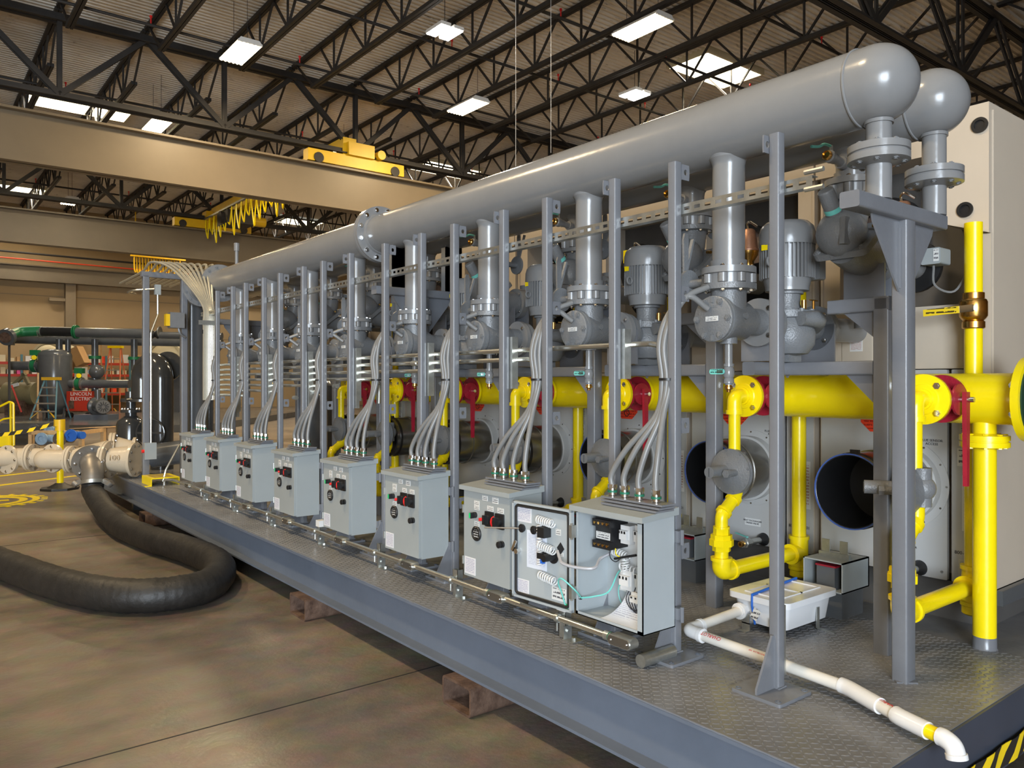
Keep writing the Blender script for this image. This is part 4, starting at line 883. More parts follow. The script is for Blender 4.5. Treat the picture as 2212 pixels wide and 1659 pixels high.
    for xa in (.945, 1.345):
        part('flange', MB().cyl((xa, y, 1.72), (xa+.024, y, 1.72), .104, 32), 'castgrey', t)
        if xa > 1:
            for i in range(4):
                a = PI/4+PI/2*i; inst('bolt', BOLT, t, (xa, y+.082*math.cos(a), 1.72+.082*math.sin(a)), (-1,0,0), (.012,)*3)
    part('foot', MB().box(px-.05, y-.04, 1.557, px+.05, y+.04, 1.60), 'castgrey', t)
    part('lantern', MB().lathe((px, y, 1.79), (0,0,1), [(.062, 0), (.055, .03), (.058, .07), (.07, .072), (.07, .09)], 24), 'castgrey', t)
    part('motor_flange', MB().lathe((px, y, 1.872), (0,0,1), [(.07, 0), (.095, .004), (.095, .02), (.103, .05), (.103, .06)], 28), 'grey', t)
    part('motor_body', MB().cyl((px, y, 1.925), (px, y, 2.085), .101, 32), 'grey', t)
    m = MB()
    for i in range(40):
        a = 2*PI*i/40; d = V((math.cos(a), math.sin(a), 0)); c = V((px, y, 2.005))+d*.107; m.obox(c, (.026, .0055, .15), Matrix.Rotation(a, 3, 'Z'))
    part('cooling_fins', m, 'grey', t)
    part('fan_cover', MB().lathe((px, y, 2.078), (0,0,1), [(.122, 0), (.124, .01), (.122, .058), (.114, .086), (.094, .106), (.06, .112), (1e-6, .112)], 36), 'grey', t)
    part('terminal_box', MB().prism([(px+.105+.03, y-.03+a, 2.0+b) for a, b in rrect(.10, .13, .01)], (.05, 0, 0)).box(px+.09, y-.06, 1.96, px+.14, y+.0, 2.04), 'grey', t)
    m = MB(); m.sweep([V((px-.135+.018*math.cos(a), y-.0, 2.0+.018*math.sin(a))) for a in [2*PI*i/16 for i in range(17)]], .006, 8); part('eye_bolt', m, 'grey', t)
    part('oiler', MB().cyl((px-.005, y-.085, 1.79), (px-.005, y-.085, 1.83), .012, 10).cyl((px+.05, y-.10, 1.79), (px+.05, y-.10, 1.83), .006, 8).box(px+.02, y-.103, 1.828, px+.08, y-.097, 1.834), 'brass', t)
    part('data_plate', MB().box(px-.116, y+.02, 2.055, px-.112, y+.055, 2.08), 'yellow', t)
    # rear line: valve, check valve, vent
    y2 = .62; x2 = H2X; zt2 = 2.318-.026
    t = butterfly(x2, y2, zt2, zt2-.045, .103, 'x', V((1,0,0))); U.append((t, 'grey lugged butterfly valve under the rear header, '))
    t = thing('check_valve', 'x', 'valve', (x2, y2, 1.95), 'grey globe check valves'); U.append((t, 'grey ball-shaped check valve with tilted base flange, '))
    z = zt2-.045
    part('top_flange', MB().lathe((x2, y2, z), (0,0,-1), [(.07, 0), (.105, 0), (.105, .022), (.07, .026)], 32), 'castgrey', t)
    for i in range(8):
        a = PI/8+PI/4*i; inst('bolt', BOLT, t, (x2+.086*math.cos(a), y2+.086*math.sin(a), z-.022), (0,0,-1), (.010,)*3)
    part('neck', MB().sweep([(x2-.04, y2, 2.10), (x2-.01, y2, 2.16), (x2, y2, z-.02)], .072, 24), 'castgrey', t)
    bc = V((x2-.075, y2, 2.085)); ax = V((-.62, 0, .78)).normalized(); ti = V((.78, 0, .62)).normalized()
    part('dome', MB().sphere(bc, .102, 28), 'castgrey', t)
    u, v, d = V((0,1,0)), ti, ax
    bp0 = bc - ax*.072 + ti*.03
    part('base_flange', MB().prism([bp0+u*a+ti*b for a, b in rrect(.235, .225, .03)], ax*.028), 'castgrey', t)
    for a, b in ((-.095, -.09), (.095, -.09), (-.095, .09), (.095, .09)): inst('bolt', BOLTG, t, bp0+u*a+ti*b+ax*.028, ax, (.013,)*3)
    q = part('stub', MB().cyl(bc+ax*.09, bc+ax*.20, .033, 24).lathe(bc+ax*.20, ax, [(.033, 0), (.028, .006), (.014, .007), (1e-6, .007)], 24), 'castgrey', t)
    part('green_band', MB().cyl(bc+ax*.104, bc+ax*.124, .0335, 24), 'turq', q)
    part('cast_boss', MB().prism([bc+V((-.082, -.045, -.01))+V((a, 0, b)) for a, b in ((-.02, -.05), (.02, -.05), (.05, .0), (.02, .06), (-.01, .06))], (0, -.022, 0)), 'castgrey', t)
    part('body', MB().sweep(spl([bc+V((.02, 0, -.05)), bc+V((.09, 0, -.07)), bc+V((.17, 0, -.08)), bc+V((.25, 0, -.08))], 6), .078, 24), 'castgrey', t)
    part('side_flange', MB().cyl((1.315, y2, 2.005), (1.365, y2, 2.005), .102, 32), 'grey', t)
    for i in range(4):
        a = PI/4+PI/2*i; inst('bolt', BOLT, t, (1.315, y2+.080*math.cos(a), 2.005+.080*math.sin(a)), (-1,0,0), (.012,)*3)
    part('bleed_tip', MB().cyl((x2-.01, y2-.10, 2.11), (x2-.02, y2-.13, 2.105), .008, 8), 'brass', t)
    part('support_block', MB().box(1.24, y2-.09, 1.815, 1.25, y2+.09, 1.97), 'frame', t); part('support_block', MB().box(1.36, y2-.09, 1.815, 1.37, y2+.09, 1.97), 'frame', t)
    t = thing('vent_valve', 'x', 'valve', (x2-.1, y2, 2.37), 'brass tipped vent valves'); U.append((t, 'small brass tipped vent valve with turquoise lever, '))
    part('nipple', MB().cyl((x2-.055, y2, 2.375), (x2-.13, y2-.0, 2.385), .018, 14).cyl((x2-.06, y2, 2.376), (x2-.085, y2, 2.379), .026, 14), 'grey', t)
    part('body', MB().lathe((x2-.125, y2, 2.384), (-1, 0, .1), [(.020, 0), (.022, .006), (.022, .022), (.026, .03), (.026, .05), (.020, .056)], 12), 'grey', t)
    part('tip', MB().lathe((x2-.18, y2, 2.389), (-1, 0, .1), [(.020, 0), (.021, .012), (.016, .018), (.016, .012), (1e-6, .012)], 14), 'brass', t)
    part('stem', MB().cyl((x2-.155, y2, 2.39), (x2-.157, y2, 2.435), .007, 8), 'galv', t)
    part('lever', MB().sweep(spl([(x2-.157, y2, 2.432), (x2-.19, y2+.01, 2.437), (x2-.215, y2+.02, 2.425), (x2-.255, y2+.03, 2.420)], 5), .006, 8), 'turq', t)
    # boiler side pipes
    t = thing('boiler_pipe', 'x', 'pipe', (1.5, y, 1.65), 'grey boiler connection pipes'); U.append((t, 'grey pipe from pump discharge into the boiler, '))
    part('inlet_pipe', MB().cyl((1.37, y, 1.72), (1.80, y, 1.72), .058, 24), 'grey', t); part('flange', MB().cyl((1.37, y, 1.72), (1.395, y, 1.72), .102, 28), 'grey', t)
    part('riser', MB().cyl((1.55, y-.14, 1.72), (1.55, y-.14, 2.16), .046, 20).cyl((1.55, y-.14, 1.99), (1.55, y-.14, 2.0), .0475, 20), 'grey', t)
    t = thing('boiler_outlet_pipe', 'x', 'pipe', (1.5, y2, 1.95), 'grey boiler outlet pipes'); U.append((t, 'grey boiler outlet pipe behind the check valve, '))
    part('pipe', MB().cyl((1.365, y2, 2.005), (1.82, y2, 2.005), .058, 24), 'grey', t); part('flange', MB().cyl((1.365, y2, 2.005), (1.39, y2, 2.005), .102, 28), 'grey', t)
    part('rubber_collar', MB().lathe((1.70, y2, 2.005), (1,0,0), [(.062, 0), (.12, .004), (.12, .03), (.062, .035)], 28), 'black', t)
    # inner frame post with arms
    t = thing('pump_stand', 'x', 'frame', (1.12, .472, ZD), 'inner pump frame posts'); U.append((t, 'grey inner frame post with arms carrying the pump, '))
    part('post', MB().rbar((1.12, .472, ZD), (1.12, .472, 1.814), .064, .064, .008), 'frame', t)
    part('upper_arm', MB().rbar((1.12, .44, 1.785), (1.12, .70, 1.785), .064, .058, .008, up=(0,0,1)), 'frame', t)
    part('upper_beam', MB().rbar((1.09, .625, 1.785), (1.42, .625, 1.785), .058, .056, .008, up=(0,0,1)), 'frame', t)
    part('lower_arm', MB().rbar((1.12, .504, 1.527), (1.12, .93, 1.527), .062, .058, .008, up=(0,0,1)), 'frame', t)
    part('cross_beam', MB().rbar((.85, .925, 1.527), (1.45, .925, 1.527), .062, .058, .010, up=(0,0,1)), 'frame', t)
    part('gusset', MB().prism([(1.115, .505, 1.756), (1.115, .64, 1.756), (1.115, .505, 1.645)], (.008, 0, 0)), 'frame', t)
    part('gusset', MB().prism([(1.115, .505, 1.498), (1.115, .63, 1.498), (1.115, .505, 1.375)], (.008, 0, 0)), 'frame', t)
    part('weld', MB().ring((1.12, .905, 1.527), (0,1,0), .040, .03, .008, 4), 'frame', t)
    # gas train
    yg = .345; zg = 1.40
    t = thing('gas_valve', 'x', 'valve', (1.27, yg, 1.30), 'dark red gas valves'); U.append((t, 'dark red flanged gas valve with long lever, '))
    part('flange', MB().cyl((1.198, yg, zg), (1.214, yg, zg), .098, 32), 'red', t); part('flange', MB().cyl((1.335, yg, zg), (1.352, yg, zg), .098, 32), 'red', t)
    part('body', MB().lathe((1.214, yg, zg), (1,0,0), [(.055, 0), (.06, .03), (.07, .06), (.06, .095), (.055, .121)], 24).cyl((1.275, yg, zg), (1.275, yg-.085, zg), .034, 20), 'red', t)
    for i in range(4):
        a = PI/4+PI/2*i; part('stud', MB().cyl((1.21, yg+.078*math.cos(a), zg+.078*math.sin(a)), (1.235, yg+.078*math.cos(a), zg+.078*math.sin(a)), .011, 6), 'steel', t)
    q = part('stop_plate', MB().lathe((1.275, yg-.085, zg), (0,-1,0), [(.045, 0), (.062, .004), (.062, .012), (.03, .014)], 20), 'red', t)
    part('stem', MB().cyl((1.275, yg-.10, zg), (1.275, yg-.15, zg), .011, 10), 'chrome', q)
    part('lever', MB().prism([(1.258, yg-.112, zg+.03), (1.292, yg-.112, zg+.03), (1.292, yg-.112, zg-.03), (1.286, yg-.112, zg-.34), (1.264, yg-.112, zg-.34), (1.258, yg-.112, zg-.03)], (0, -.016, 0)), 'red', t)
    t = thing('gas_train', 'x', 'pipe', (1.2, yg, .55), 'yellow gas pipe trains'); U.append((t, 'yellow gas pipe train with round flange, elbows and union, '))
    f = part('flange', MB().lathe((1.198, yg, zg), (-1,0,0), [(.098, 0), (.100, .004), (.100, .020), (.062, .022), (.058, .026), (.036, .027)], 36), 'yellow', t)
    for i in range(4):
        a = PI/4+PI/2*i; inst('bolt', BOLT, f, (1.178, yg+.076*math.cos(a), zg+.076*math.sin(a)), (-1,0,0), (.014,)*3)
    part('upper_elbow', MB().sweep(fil([(1.175, yg, zg), (1.105, yg, zg), (1.105, yg, zg-.075)], .05, 10), [.034]*2+[.034]*11, 20), 'yellow', t)
    part('collar', MB().cyl((1.172, yg, zg), (1.160, yg, zg), .042, 24).cyl((1.105, yg, zg-.065), (1.105, yg, zg-.085), .040, 24), 'yellow', t)
    part('drop_pipe', MB().cyl((1.105, yg, zg-.07), (1.105, yg, 1.13), .028, 20), 'yellow', t)
    part('offset_pipe', MB().sweep(fil([(1.12, yg, .99), (1.12, yg, .93), (1.005, yg, .845), (1.005, yg, .79)], .045, 8), .030, 20), 'yellow', t)
    part('elbow_collar', MB().cyl((1.107, yg, .92), (1.088, yg, .906), .037, 20).cyl((1.03, yg, .863), (1.016, yg, .853), .037, 20).cyl((1.005, yg, .795), (1.005, yg, .785), .038, 20), 'yellow', t)
    m = MB(); m.cyl((1.005, yg, .79), (1.005, yg, .755), .038, 8).cyl((1.005, yg, .757), (1.005, yg, .735), .050, 8).cyl((1.005, yg, .735), (1.005, yg, .705), .056, 8).cyl((1.005, yg, .705), (1.005, yg, .68), .042, 8)
    part('union', m, 'yellow', t)
    part('nipple', MB().cyl((1.005, yg, .69), (1.005, yg, .63), .032, 20), 'yellow', t)
    part('lower_elbow', MB().sweep(fil([(1.005, yg, .645), (1.005, yg, .585), (1.075, yg, .585)], .05, 10), .043, 20), 'yellow', t)
    part('elbow_ring', MB().cyl((1.005, yg, .65), (1.005, yg, .635), .050, 24).cyl((1.066, yg, .585), (1.082, yg, .585), .050, 24), 'yellow', t)
    part('cross_pipe', MB().cyl((1.07, yg, .585), (1.60, yg, .585), .034, 22), 'yellow', t)
    part('tee', MB().cyl((1.655, yg, .50), (1.655, yg, .67), .046, 24).cyl((1.58, yg, .585), (1.655, yg, .585), .046, 24).cyl((1.572, yg, .585), (1.592, yg, .585), .052, 24).cyl((1.655, yg, .655), (1.655, yg, .672), .052, 24).lathe((1.655, yg, .50), (0,0,-1), [(.052, -.016), (.052, .0), (.046, .005), (.046, .035), (.03, .045)], 24), 'yellow', t)
    part('riser', MB().cyl((1.655, yg, .66), (1.655, yg, 2.16), .036, 24), 'yellow', t)
    t = thing('gas_regulator', 'x', 'regulator', (1.09, yg, .95), 'grey gas regulators'); U.append((t, 'grey gas regulator with round diaphragm housing, '))
    regulator(t, yg)
    t = thing('relief_valve', 'x', 'valve', (1.66, .64, 2.1), 'bronze relief valves'); U.append((t, 'bronze relief valve on the boiler front, '))
    rx, ry, rz = 1.66, .655, 2.17
    part('body', MB().lathe((rx, ry, rz-.07), (0,0,1), [(.03, 0), (.03, .03), (.052, .065), (.055, .085)], 20), 'brass', t)
    part('bonnet', MB().lathe((rx, ry, rz+.015), (0,0,1), [(.060, 0), (.060, .010), (.052, .013), (.046, .06), (.036, .115), (.030, .122), (.012, .125)], 24), 'bronze', t)
    part('lever', MB().sweep(spl([(rx, ry, rz+.13), (rx-.01, ry-.0, rz+.165), (rx-.03, ry-.03, rz+.17), (rx-.02, ry-.07, rz+.14)], 5), .006, 6), 'chrome', t)
    part('tag_plate', MB().box(rx-.058, ry+.02, rz+.05, rx-.056, ry+.05, rz+.13), 'yellow', t)
unit()
for t, lab in U: t['label'] = lab + nth(0)
NU = 7
for k in range(1, 8):
    for t, lab in U:
        nm = t.name
        if k == 7 and nm.split('.')[0] in ('gas_valve', 'gas_train', 'gas_regulator', 'relief_valve', 'boiler_pipe', 'boiler_outlet_pipe'): continue
        copytree(t, (0, DP*k, 0), label=lab + nth(k))
# the nearest regulator is turned: its spring tower points along the skid
r0 = [t for t, l in U if t.name.startswith('gas_regulator')][0]
for ch in CHN[r0]:
    for g in CHN.get(ch, []): bpy.data.objects.remove(g)
    bpy.data.objects.remove(ch)
CHN[r0] = []
regulator(r0, .345, V((-.5,.866,0)), 1.105)
# brass gas shut-off valve on the nearest riser
yg = .345
t = thing('brass_ball_valve', 'brass ball valve with yellow lever on the nearest yellow riser', 'valve', (1.655, yg, 1.69))
part('body', MB().lathe((1.655, yg, 1.70), (0,0,1), [(.042, 0), (.046, .004), (.046, .03), (.040, .034), (.050, .045), (.056, .055), (.056, .115), (.052, .125), (.044, .13), (.044, .155), (.036, .158)], 12), 'brass', t)
part('stem', MB().cyl((1.61, yg-.02, 1.785), (1.585, yg-.03, 1.785), .010, 10), 'chrome', t)
part('lever', MB().obox((1.575, yg+.10, 1.778), (.006, .15, .030), Matrix.Rotation(-.04, 3, 'X')), 'print_yhandle', t); part('lever_plate', MB().obox((1.577, yg+.005, 1.783), (.006, .07, .030), Matrix.Rotation(-.04, 3, 'X')), 'chrome', t)
# gas header
gx, gz, gr = 1.50, 1.40, .105
t = thing('gas_header', 'thick yellow gas header pipe running behind the frames', 'pipe', (gx, 3, gz-gr))
part('pipe', MB().cyl((gx, .065, gz), (gx, 6.0, gz), gr, 44), 'yellow', t)
f = part('end_flange', MB().lathe((gx, .065, gz), (0,-1,0), [(gr+.01, -.06), (gr+.016, -.03), (.168, -.028), (.168, .0), (.150, .001)], 40), 'yellow', t)
part('blind_gasket', MB().cyl((gx, .065, gz), (gx, .058, gz), .150, 36), 'darkgreen', f)
for i in range(8):
    a = PI/8+PI/4*i; inst('bolt', BOLT, f, (gx+.145*math.cos(a), .092, gz+.145*math.sin(a)), (0,1,0), (.016,)*3)
for k in range(7):
    yg = .345+DP*k; b = part('branch', MB().cyl((1.352, yg, gz), (1.45, yg, gz), .058, 24), 'yellow', t); part('flange', MB().cyl((1.352, yg, gz), (1.372, yg, gz), .098, 32), 'yellow', b)
t = thing('gas_drip_leg', 'yellow flanged drip leg standing on the deck at the near corner', 'pipe', (gx, .243, ZD))
part('pipe', MB().cyl((gx, .243, ZD), (gx, .243, 1.205), .0435, 32).cyl((gx, .243, 1.25), (gx, .243, gz-.08), .0435, 32), 'yellow', t)
f = part('flange', MB().lathe((gx, .243, 1.203), (0,0,1), [(.05, -.006), (.092, 0), (.092, .020), (.086, .021), (.086, .026), (.092, .027), (.092, .047), (.05, .055)], 36), 'yellow', t)
for i in range(8):
    a = PI/8+PI/4*i
    for s, z in ((1, 1.25), (-1, 1.203)): inst('bolt', BOLTY, f, (gx+.072*math.cos(a), .243+.072*math.sin(a), z), (0,0,s), (.011,)*3)
part('base_ring', MB().lathe((gx, .243, ZD), (0,0,1), [(.049, 0), (.045, .006), (.0445, .05)], 32), 'frame', t)

# ------------------------------------------------------------------ boilers
XB = 1.74
XO = [1.245, 1.36, 1.36, 1.34, 1.32, 1.30, 1.30]
for k in range(7):
    y0 = .308+DP*k; y1 = y0+.80; zb, zt = .55, 2.69
    t = thing('boiler', ('tan cabinet boiler at the right end of the row' if k == 0 else 'tan cabinet boiler behind the pipes, ' + nth(k)), 'boiler', (2.3, (y0+y1)/2, ZD), 'row of boilers')
    part('cabinet', MB().box(XB+.22, y0, zb, 3.02, y1, zt).box(XB, y0, zb, XB+.22, y0+.012, zt).box(XB, y1-.012, zb, XB+.22, y1, zt), 'tan', t)
    part('canopy', MB().box(XB-.015, y0-.003, 2.515, XB+.25, y1+.02, zt), 'tan', t)
    part('plinth', MB().box(XB+.06, y0+.03, ZD, 2.98, y1-.03, zb), 'darkpanel', t)
    part('side_strip', MB().prism([(XB-.004, y0+.082+a, 1.045+b) for a, b in rrect(.155, .96, .004)], (.02, 0, 0)), 'panelgrey', t)
    p = part('front_panel', MB().prism([(XB-.006, y0+.485+a, 1.045+b) for a, b in rrect(.615, .96, .006)], (.02, 0, 0)), 'panelgrey', t)
    part('middle_panel', MB().box(XB+.0, y0+.012, 1.53, XB+.02, y1-.012, 1.82), 'tan', t)
    part('recess_panel', MB().box(XB+.20, y0+.012, 1.82, XB+.215, y1-.012, 2.52), 'darkpanel', t)
    part('pilaster', MB().box(XB+.01, y0+.012, 1.82, XB+.20, y0+.10, 2.515), 'tan', t); part('pilaster', MB().box(XB+.01, y1-.10, 1.82, XB+.20, y1-.012, 2.515), 'tan', t)
    fl_ = part('air_intake', MB().ring((XB+.19, y0+.52, 2.22), (-1,0,0), .17, .14, .05, 28), 'black', t); part('filter_mesh', MB().cyl((XB+.19, y0+.52, 2.22), (XB+.165, y0+.52, 2.22), .14, 28), 'meshbrown', fl_)
    if k == 0:
        q = part('end_cover', MB().prism([(XB-.03, y0-.004, 2.12), (XB-.03, y0-.004, 2.69), (XB-.03, y0+.198, 2.69), (XB-.03, y0+.198, 2.19)], (.9, 0, 0)), 'tan', t)
        for yy, zz in ((y0+.032, 2.595), (y0+.092, 2.234)):
            part('grommet', MB().ring((XB-.03, yy, zz), (-1,0,0), .034, .022, .008, 28).cyl((XB-.03, yy, zz), (XB-.032, yy, zz), .023, 24), 'black', q)
        part('corner_trim', MB().box(XB-.008, y0-.004, .55, XB+.0, y0+.085, 2.12), 'tan', t)
        part('side_panel', MB().box(XB+.005, y0-.010, .57, 3.0, y0, 2.66), 'tan', t)
        part('side_bar', MB().box(XB+.05, y0-.03, ZD+.11, 3.0, y0-.005, ZD+.175), 'dark_or_dimmed_grey', t)
    h = part('access_panel', MB().prism([(XB-.004, y0+.605+a, 1.675+b) for a, b in rrect(.155, .225, .004)], (.006, 0, 0)), 'tan', t)
    for zz in (1.775, 1.742, 1.709): part('knockout_plug', MB().cyl((XB+.0, y0+.705, zz), (XB-.006, y0+.705, zz), .013, 20), 'black', t)
    part('danger_label', MB().box(XB-.0055, y0+.575, 1.62, XB-.004, y0+.64, 1.71), 'print_red', h)
    if k < 3:
        text('access_letters', 'HIGH VOLT\nACCESS', h, (XB-.005, y0+.615, 1.735), .018, 'ink', (0,-1,0), (0,0,1)); text('danger_letters', 'DANGER', h, (XB-.0065, y0+.607, 1.702), .014, 'inkred', (0,-1,0), (0,0,1))
        text('flue_letters', 'FLUE SENSOR\nACCESS', p, (XB-.007, y0+.245, 1.19), .016, 'ink', (0,-1,0), (0,0,1)); 
        dl = part('drain_label', MB().box(XB-.0075, y0+.32, .665, XB-.006, y0+.42, .705), 'white', p)
        text('drain_letters', 'HEAT EXCHANGER\nDRAIN VALVE', dl, (XB-.0085, y0+.37, .685), .0135, 'ink', (0,-1,0), (0,0,1))
        text('phone_letters', '800-722-2101', t, (XB-.005, y0+.085, .70), .022, 'ink', (0,-1,0), (0,0,1))
    part('technical_label', MB().box(XB-.0055, y0+.045, 1.20, XB-.004, y0+.125, 1.47), 'print_tech', t); part('verification_label', MB().box(XB-.0055, y0+.06, 1.09, XB-.004, y0+.135, 1.17), 'print_small', t)
    part('instruction_label', MB().box(XB-.0055, y0+.02, .80, XB-.004, y0+.115, 1.05), 'print_red', t); part('diagram_label', MB().box(XB-.0055, y0+.03, .58, XB-.004, y0+.13, .67), 'print_tech', t)
    part('warning_label', MB().box(XB-.0075, y0+.27, 1.33, XB-.006, y0+.43, 1.38), 'print_small', p)
    c = (y0+.49, 1.31); og = [(c[0]+.092, 1.39), (c[0]-.092, 1.39), (c[0]-.092, 1.27), (c[0]-.045, 1.225), (c[0]+.045, 1.225), (c[0]+.092, 1.27)]
    w_ = part('octagon_label', MB().prism([(XB-.0075, a, b) for a, b in og], (.0015, 0, 0)), 'print_orange', p)
    part('no_touch_symbol', MB().ring((XB-.0075, c[0], 1.265), (-1,0,0), .024, .019, .001, 20).bar((XB-.008, c[0]-.015, 1.25), (XB-.008, c[0]+.015, 1.28), .004, .001), 'ink', w_)
    for zz in (1.50, 1.05, .60):
        for yy in (y0+.20, y0+.77): part('panel_screw', MB().cyl((XB-.006, yy, zz), (XB-.010, yy, zz), .006, 8), 'steel', p)
    # exhaust tube
    ye, ze, re = .685+DP*k, .99, .165
    L_ = XB-.006-XO[k]
    e = part('exhaust_tube', MB().lathe((XO[k], ye, ze), (1,0,0), [(re-.004, L_*.8), (re-.006, .004), (re, 0), (re, L_*.42), (re+.006, L_*.43), (re+.006, L_*.46), (re, L_*.47), (re, L_)], 44), 'steel', t)
    part('tube_back', MB().cyl((XO[k]+L_*.6, ye, ze), (XO[k]+L_*.62, ye, ze), re-.005, 40).ring((XO[k]+.002, ye, ze), (1,0,0), re-.005, re-.008, L_*.6, 44), 'tubeinside', e)
    part('seal_rim', MB().ring((XO[k]-.002, ye, ze), (1,0,0), re+.0015, re-.004, .006, 44), 'bluefilm' if k < 3 else 'tubeblack', e); part('clamp_band', MB().ring((XO[k]+.035, ye, ze), (1,0,0), re+.004, re-.002, .02, 44).box(XO[k]+.038, ye-.02, ze+re, XO[k]+.052, ye+.02, ze+re+.016), 'tubeblack', e)
    part('wall_ring', MB().lathe((XB-.006, ye, ze), (-1,0,0), [(re+.045, 0), (re+.045, .004), (re+.012, .008), (re+.012, .06), (re, .062)], 44), 'panelgrey', t)
    for i in range(12): part('ring_screw', MB().cyl((XB-.010, ye+(re+.034)*math.cos(PI/6*i), ze+(re+.034)*math.sin(PI/6*i)), (XB-.014, ye+(re+.034)*math.cos(PI/6*i), ze+(re+.034)*math.sin(PI/6*i)), .005, 6), 'steel', t)
    # drain taps and small condensate pump box
    dv = part('drain_tap', MB().cyl((XB-.006, y0+.30, .60), (XB-.13, y0+.30, .60), .016, 14).lathe((XB-.13, y0+.30, .60), (-1,0,0), [(.020, 0), (.026, .012), (.026, .05), (.020, .054), (.022, .07)], 8), 'galv', t)
    part('tap_tip', MB().ring((XB-.20, y0+.30, .60), (-1,0,0), .016, .008, .02, 14), 'brass', dv); part('tap_collar', MB().lathe((XB-.006, y0+.30, .60), (-1,0,0), [(.036, 0), (.030, .02), (.018, .04)], 20), 'black', dv)
    part('tap_lever', MB().bar((XB-.155, y0+.30, .63), (XB-.12, y0+.40, .635), .012, .005), 'turq', dv)
for k in range(3):
    y0 = .78+DP*k; x0 = 1.36
    t = thing('transformer_box', 'grey box with small transformer at the boiler foot, ' + nth(k), 'box', (x0+.1, y0+.1, ZD), 'small boxes at the boiler feet')
    part('case', MB().box(x0, y0, .50, x0+.24, y0+.006, .64).box(x0, y0+.19, .50, x0+.24, y0+.196, .64).box(x0, y0, .634, x0+.24, y0+.196, .64).box(x0, y0, .50, x0+.24, y0+.196, .506).box(x0+.23, y0, .5, x0+.24, y0+.196, .64), 'boxgrey', t)
    part('coil', MB().box(x0+.02, y0+.05, .507, x0+.12, y0+.14, .61), 'dark_or_dimmed_grey', t); part('coil_rim', MB().box(x0+.018, y0+.045, .608, x0+.125, y0+.145, .616), 'red', t)
    part('bracket', MB().box(x0+.10, y0+.03, .64, x0+.105, y0+.07, .72).box(x0+.10, y0+.12, .64, x0+.105, y0+.16, .72).box(x0+.09, y0+.02, .64, x0+.11, y0+.17, .662), 'galv', t)
    part('base', MB().box(x0+.03, y0+.02, ZD, x0+.22, y0+.18, .50), 'dark_or_dimmed_grey', t)
# motorised actuator on the nearest boiler
p0 = V((1.66, .50, 2.03)); t = thing('valve_actuator', 'small light grey actuator box beside the nearest yellow riser', 'actuator', tuple(p0))
part('case', MB().prism([p0+V((-.06, a, b)) for a, b in rrect(.085, .072, .008)], (.10, 0, 0)), 'boxgrey', t); part('wire', MB().sweep(spl([p0+V((-.03, .0, -.04)), p0+V((-.04, -.01, -.13)), p0+V((-.01, -.08, -.16)), p0+V((.05, -.12, -.05))], 6), .005, 6), 'flex', t)
part('brand_plate', MB().box(p0.x-.0615, p0.y-.035, p0.z-.025, p0.x-.06, p0.y-.012, p0.z+.03), 'print_small', t); part('stem', MB().cyl(p0+V((.03, .04, 0)), p0+V((.03, .09, 0)), .022, 14), 'brass', t)
# ------------------------------------------------------------------ things on the near deck
t = thing('drain_tank', 'white plastic tank with lid and blue strap on the deck', 'tank', (1.125, .935, ZD))
tx, ty, tw, tl = 1.125, .935, .375, .27
m = MB(); lo = rrect(tw-.03, tl-.03, .03, 4); hi = rrect(tw, tl, .035, 4); n = len(lo)
m.add([(tx+a, ty+b, .405) for a, b in lo]+[(tx+a, ty+b, .508) for a, b in hi], [tuple(reversed(range(n))), tuple(range(n, 2*n))]+[(i, (i+1) % n, n+(i+1) % n, n+i) for i in range(n)])
part('tub', m, 'tankwhite', t)
part('lid', MB().prism([(tx+a, ty+b, .506) for a, b in rrect(tw+.035, tl+.035, .03, 4)], (0, 0, .026)), 'tankwhite', t)
rb = MB()
for a, b, c, d in ((-.15, -.09, .15, -.08), (-.15, .08, .15, .09), (-.16, -.09, -.15, .09), (.15, -.09, .16, .09), (.0, -.09, .012, .09)): rb.box(tx+a, ty+b, .531, tx+c, ty+d, .536)
part('lid_ribs', rb, 'tankwhite', t)
part('strap', MB().sweep(fil([(tx-.205, ty+.02, .537), (tx-.207, ty+.02, .49), (tx-.185, ty+.02, .405)], .02), .005, 8).sweep(fil([(tx-.205, ty+.02, .537), (tx-.08, ty+.03, .5395), (tx+.205, ty+.06, .538)], .02), .006, 8), 'blue', t)
part('strap_hook', MB().obox((tx-.02, ty+.035, .543), (.05, .022, .014), Matrix.Rotation(.5, 3, 'Z')), 'black', t)
part('tag', MB().obox((tx-.203, ty+.005, .455), (.003, .035, .05), Matrix.Rotation(.5, 3, 'X')), 'print_small', t)
part('outlet_bush', MB().cyl((.955, 1.015, .455), (.90, 1.015, .453), .030, 8).cyl((.92, 1.015, .454), (.905, 1.015, .4535), .036, 20), 'fitting', t)
for bx, by in ((.915, .985), (.925, .85)): part('bracket', MB().box(bx-.03, by-.02, ZD+.001, bx+.02, by+.02, ZD+.005).box(bx+.0, by-.02, ZD+.005, bx+.005, by+.02, .45).box(bx+.0, by-.02, .405, bx+.06, by+.02, .41), 'galv', t)
part('bracket', MB().box(1.18, .80, ZD+.001, 1.20, .806, .47).box(1.18, .72, ZD+.001, 1.20, .806, ZD+.005), 'galv', t)
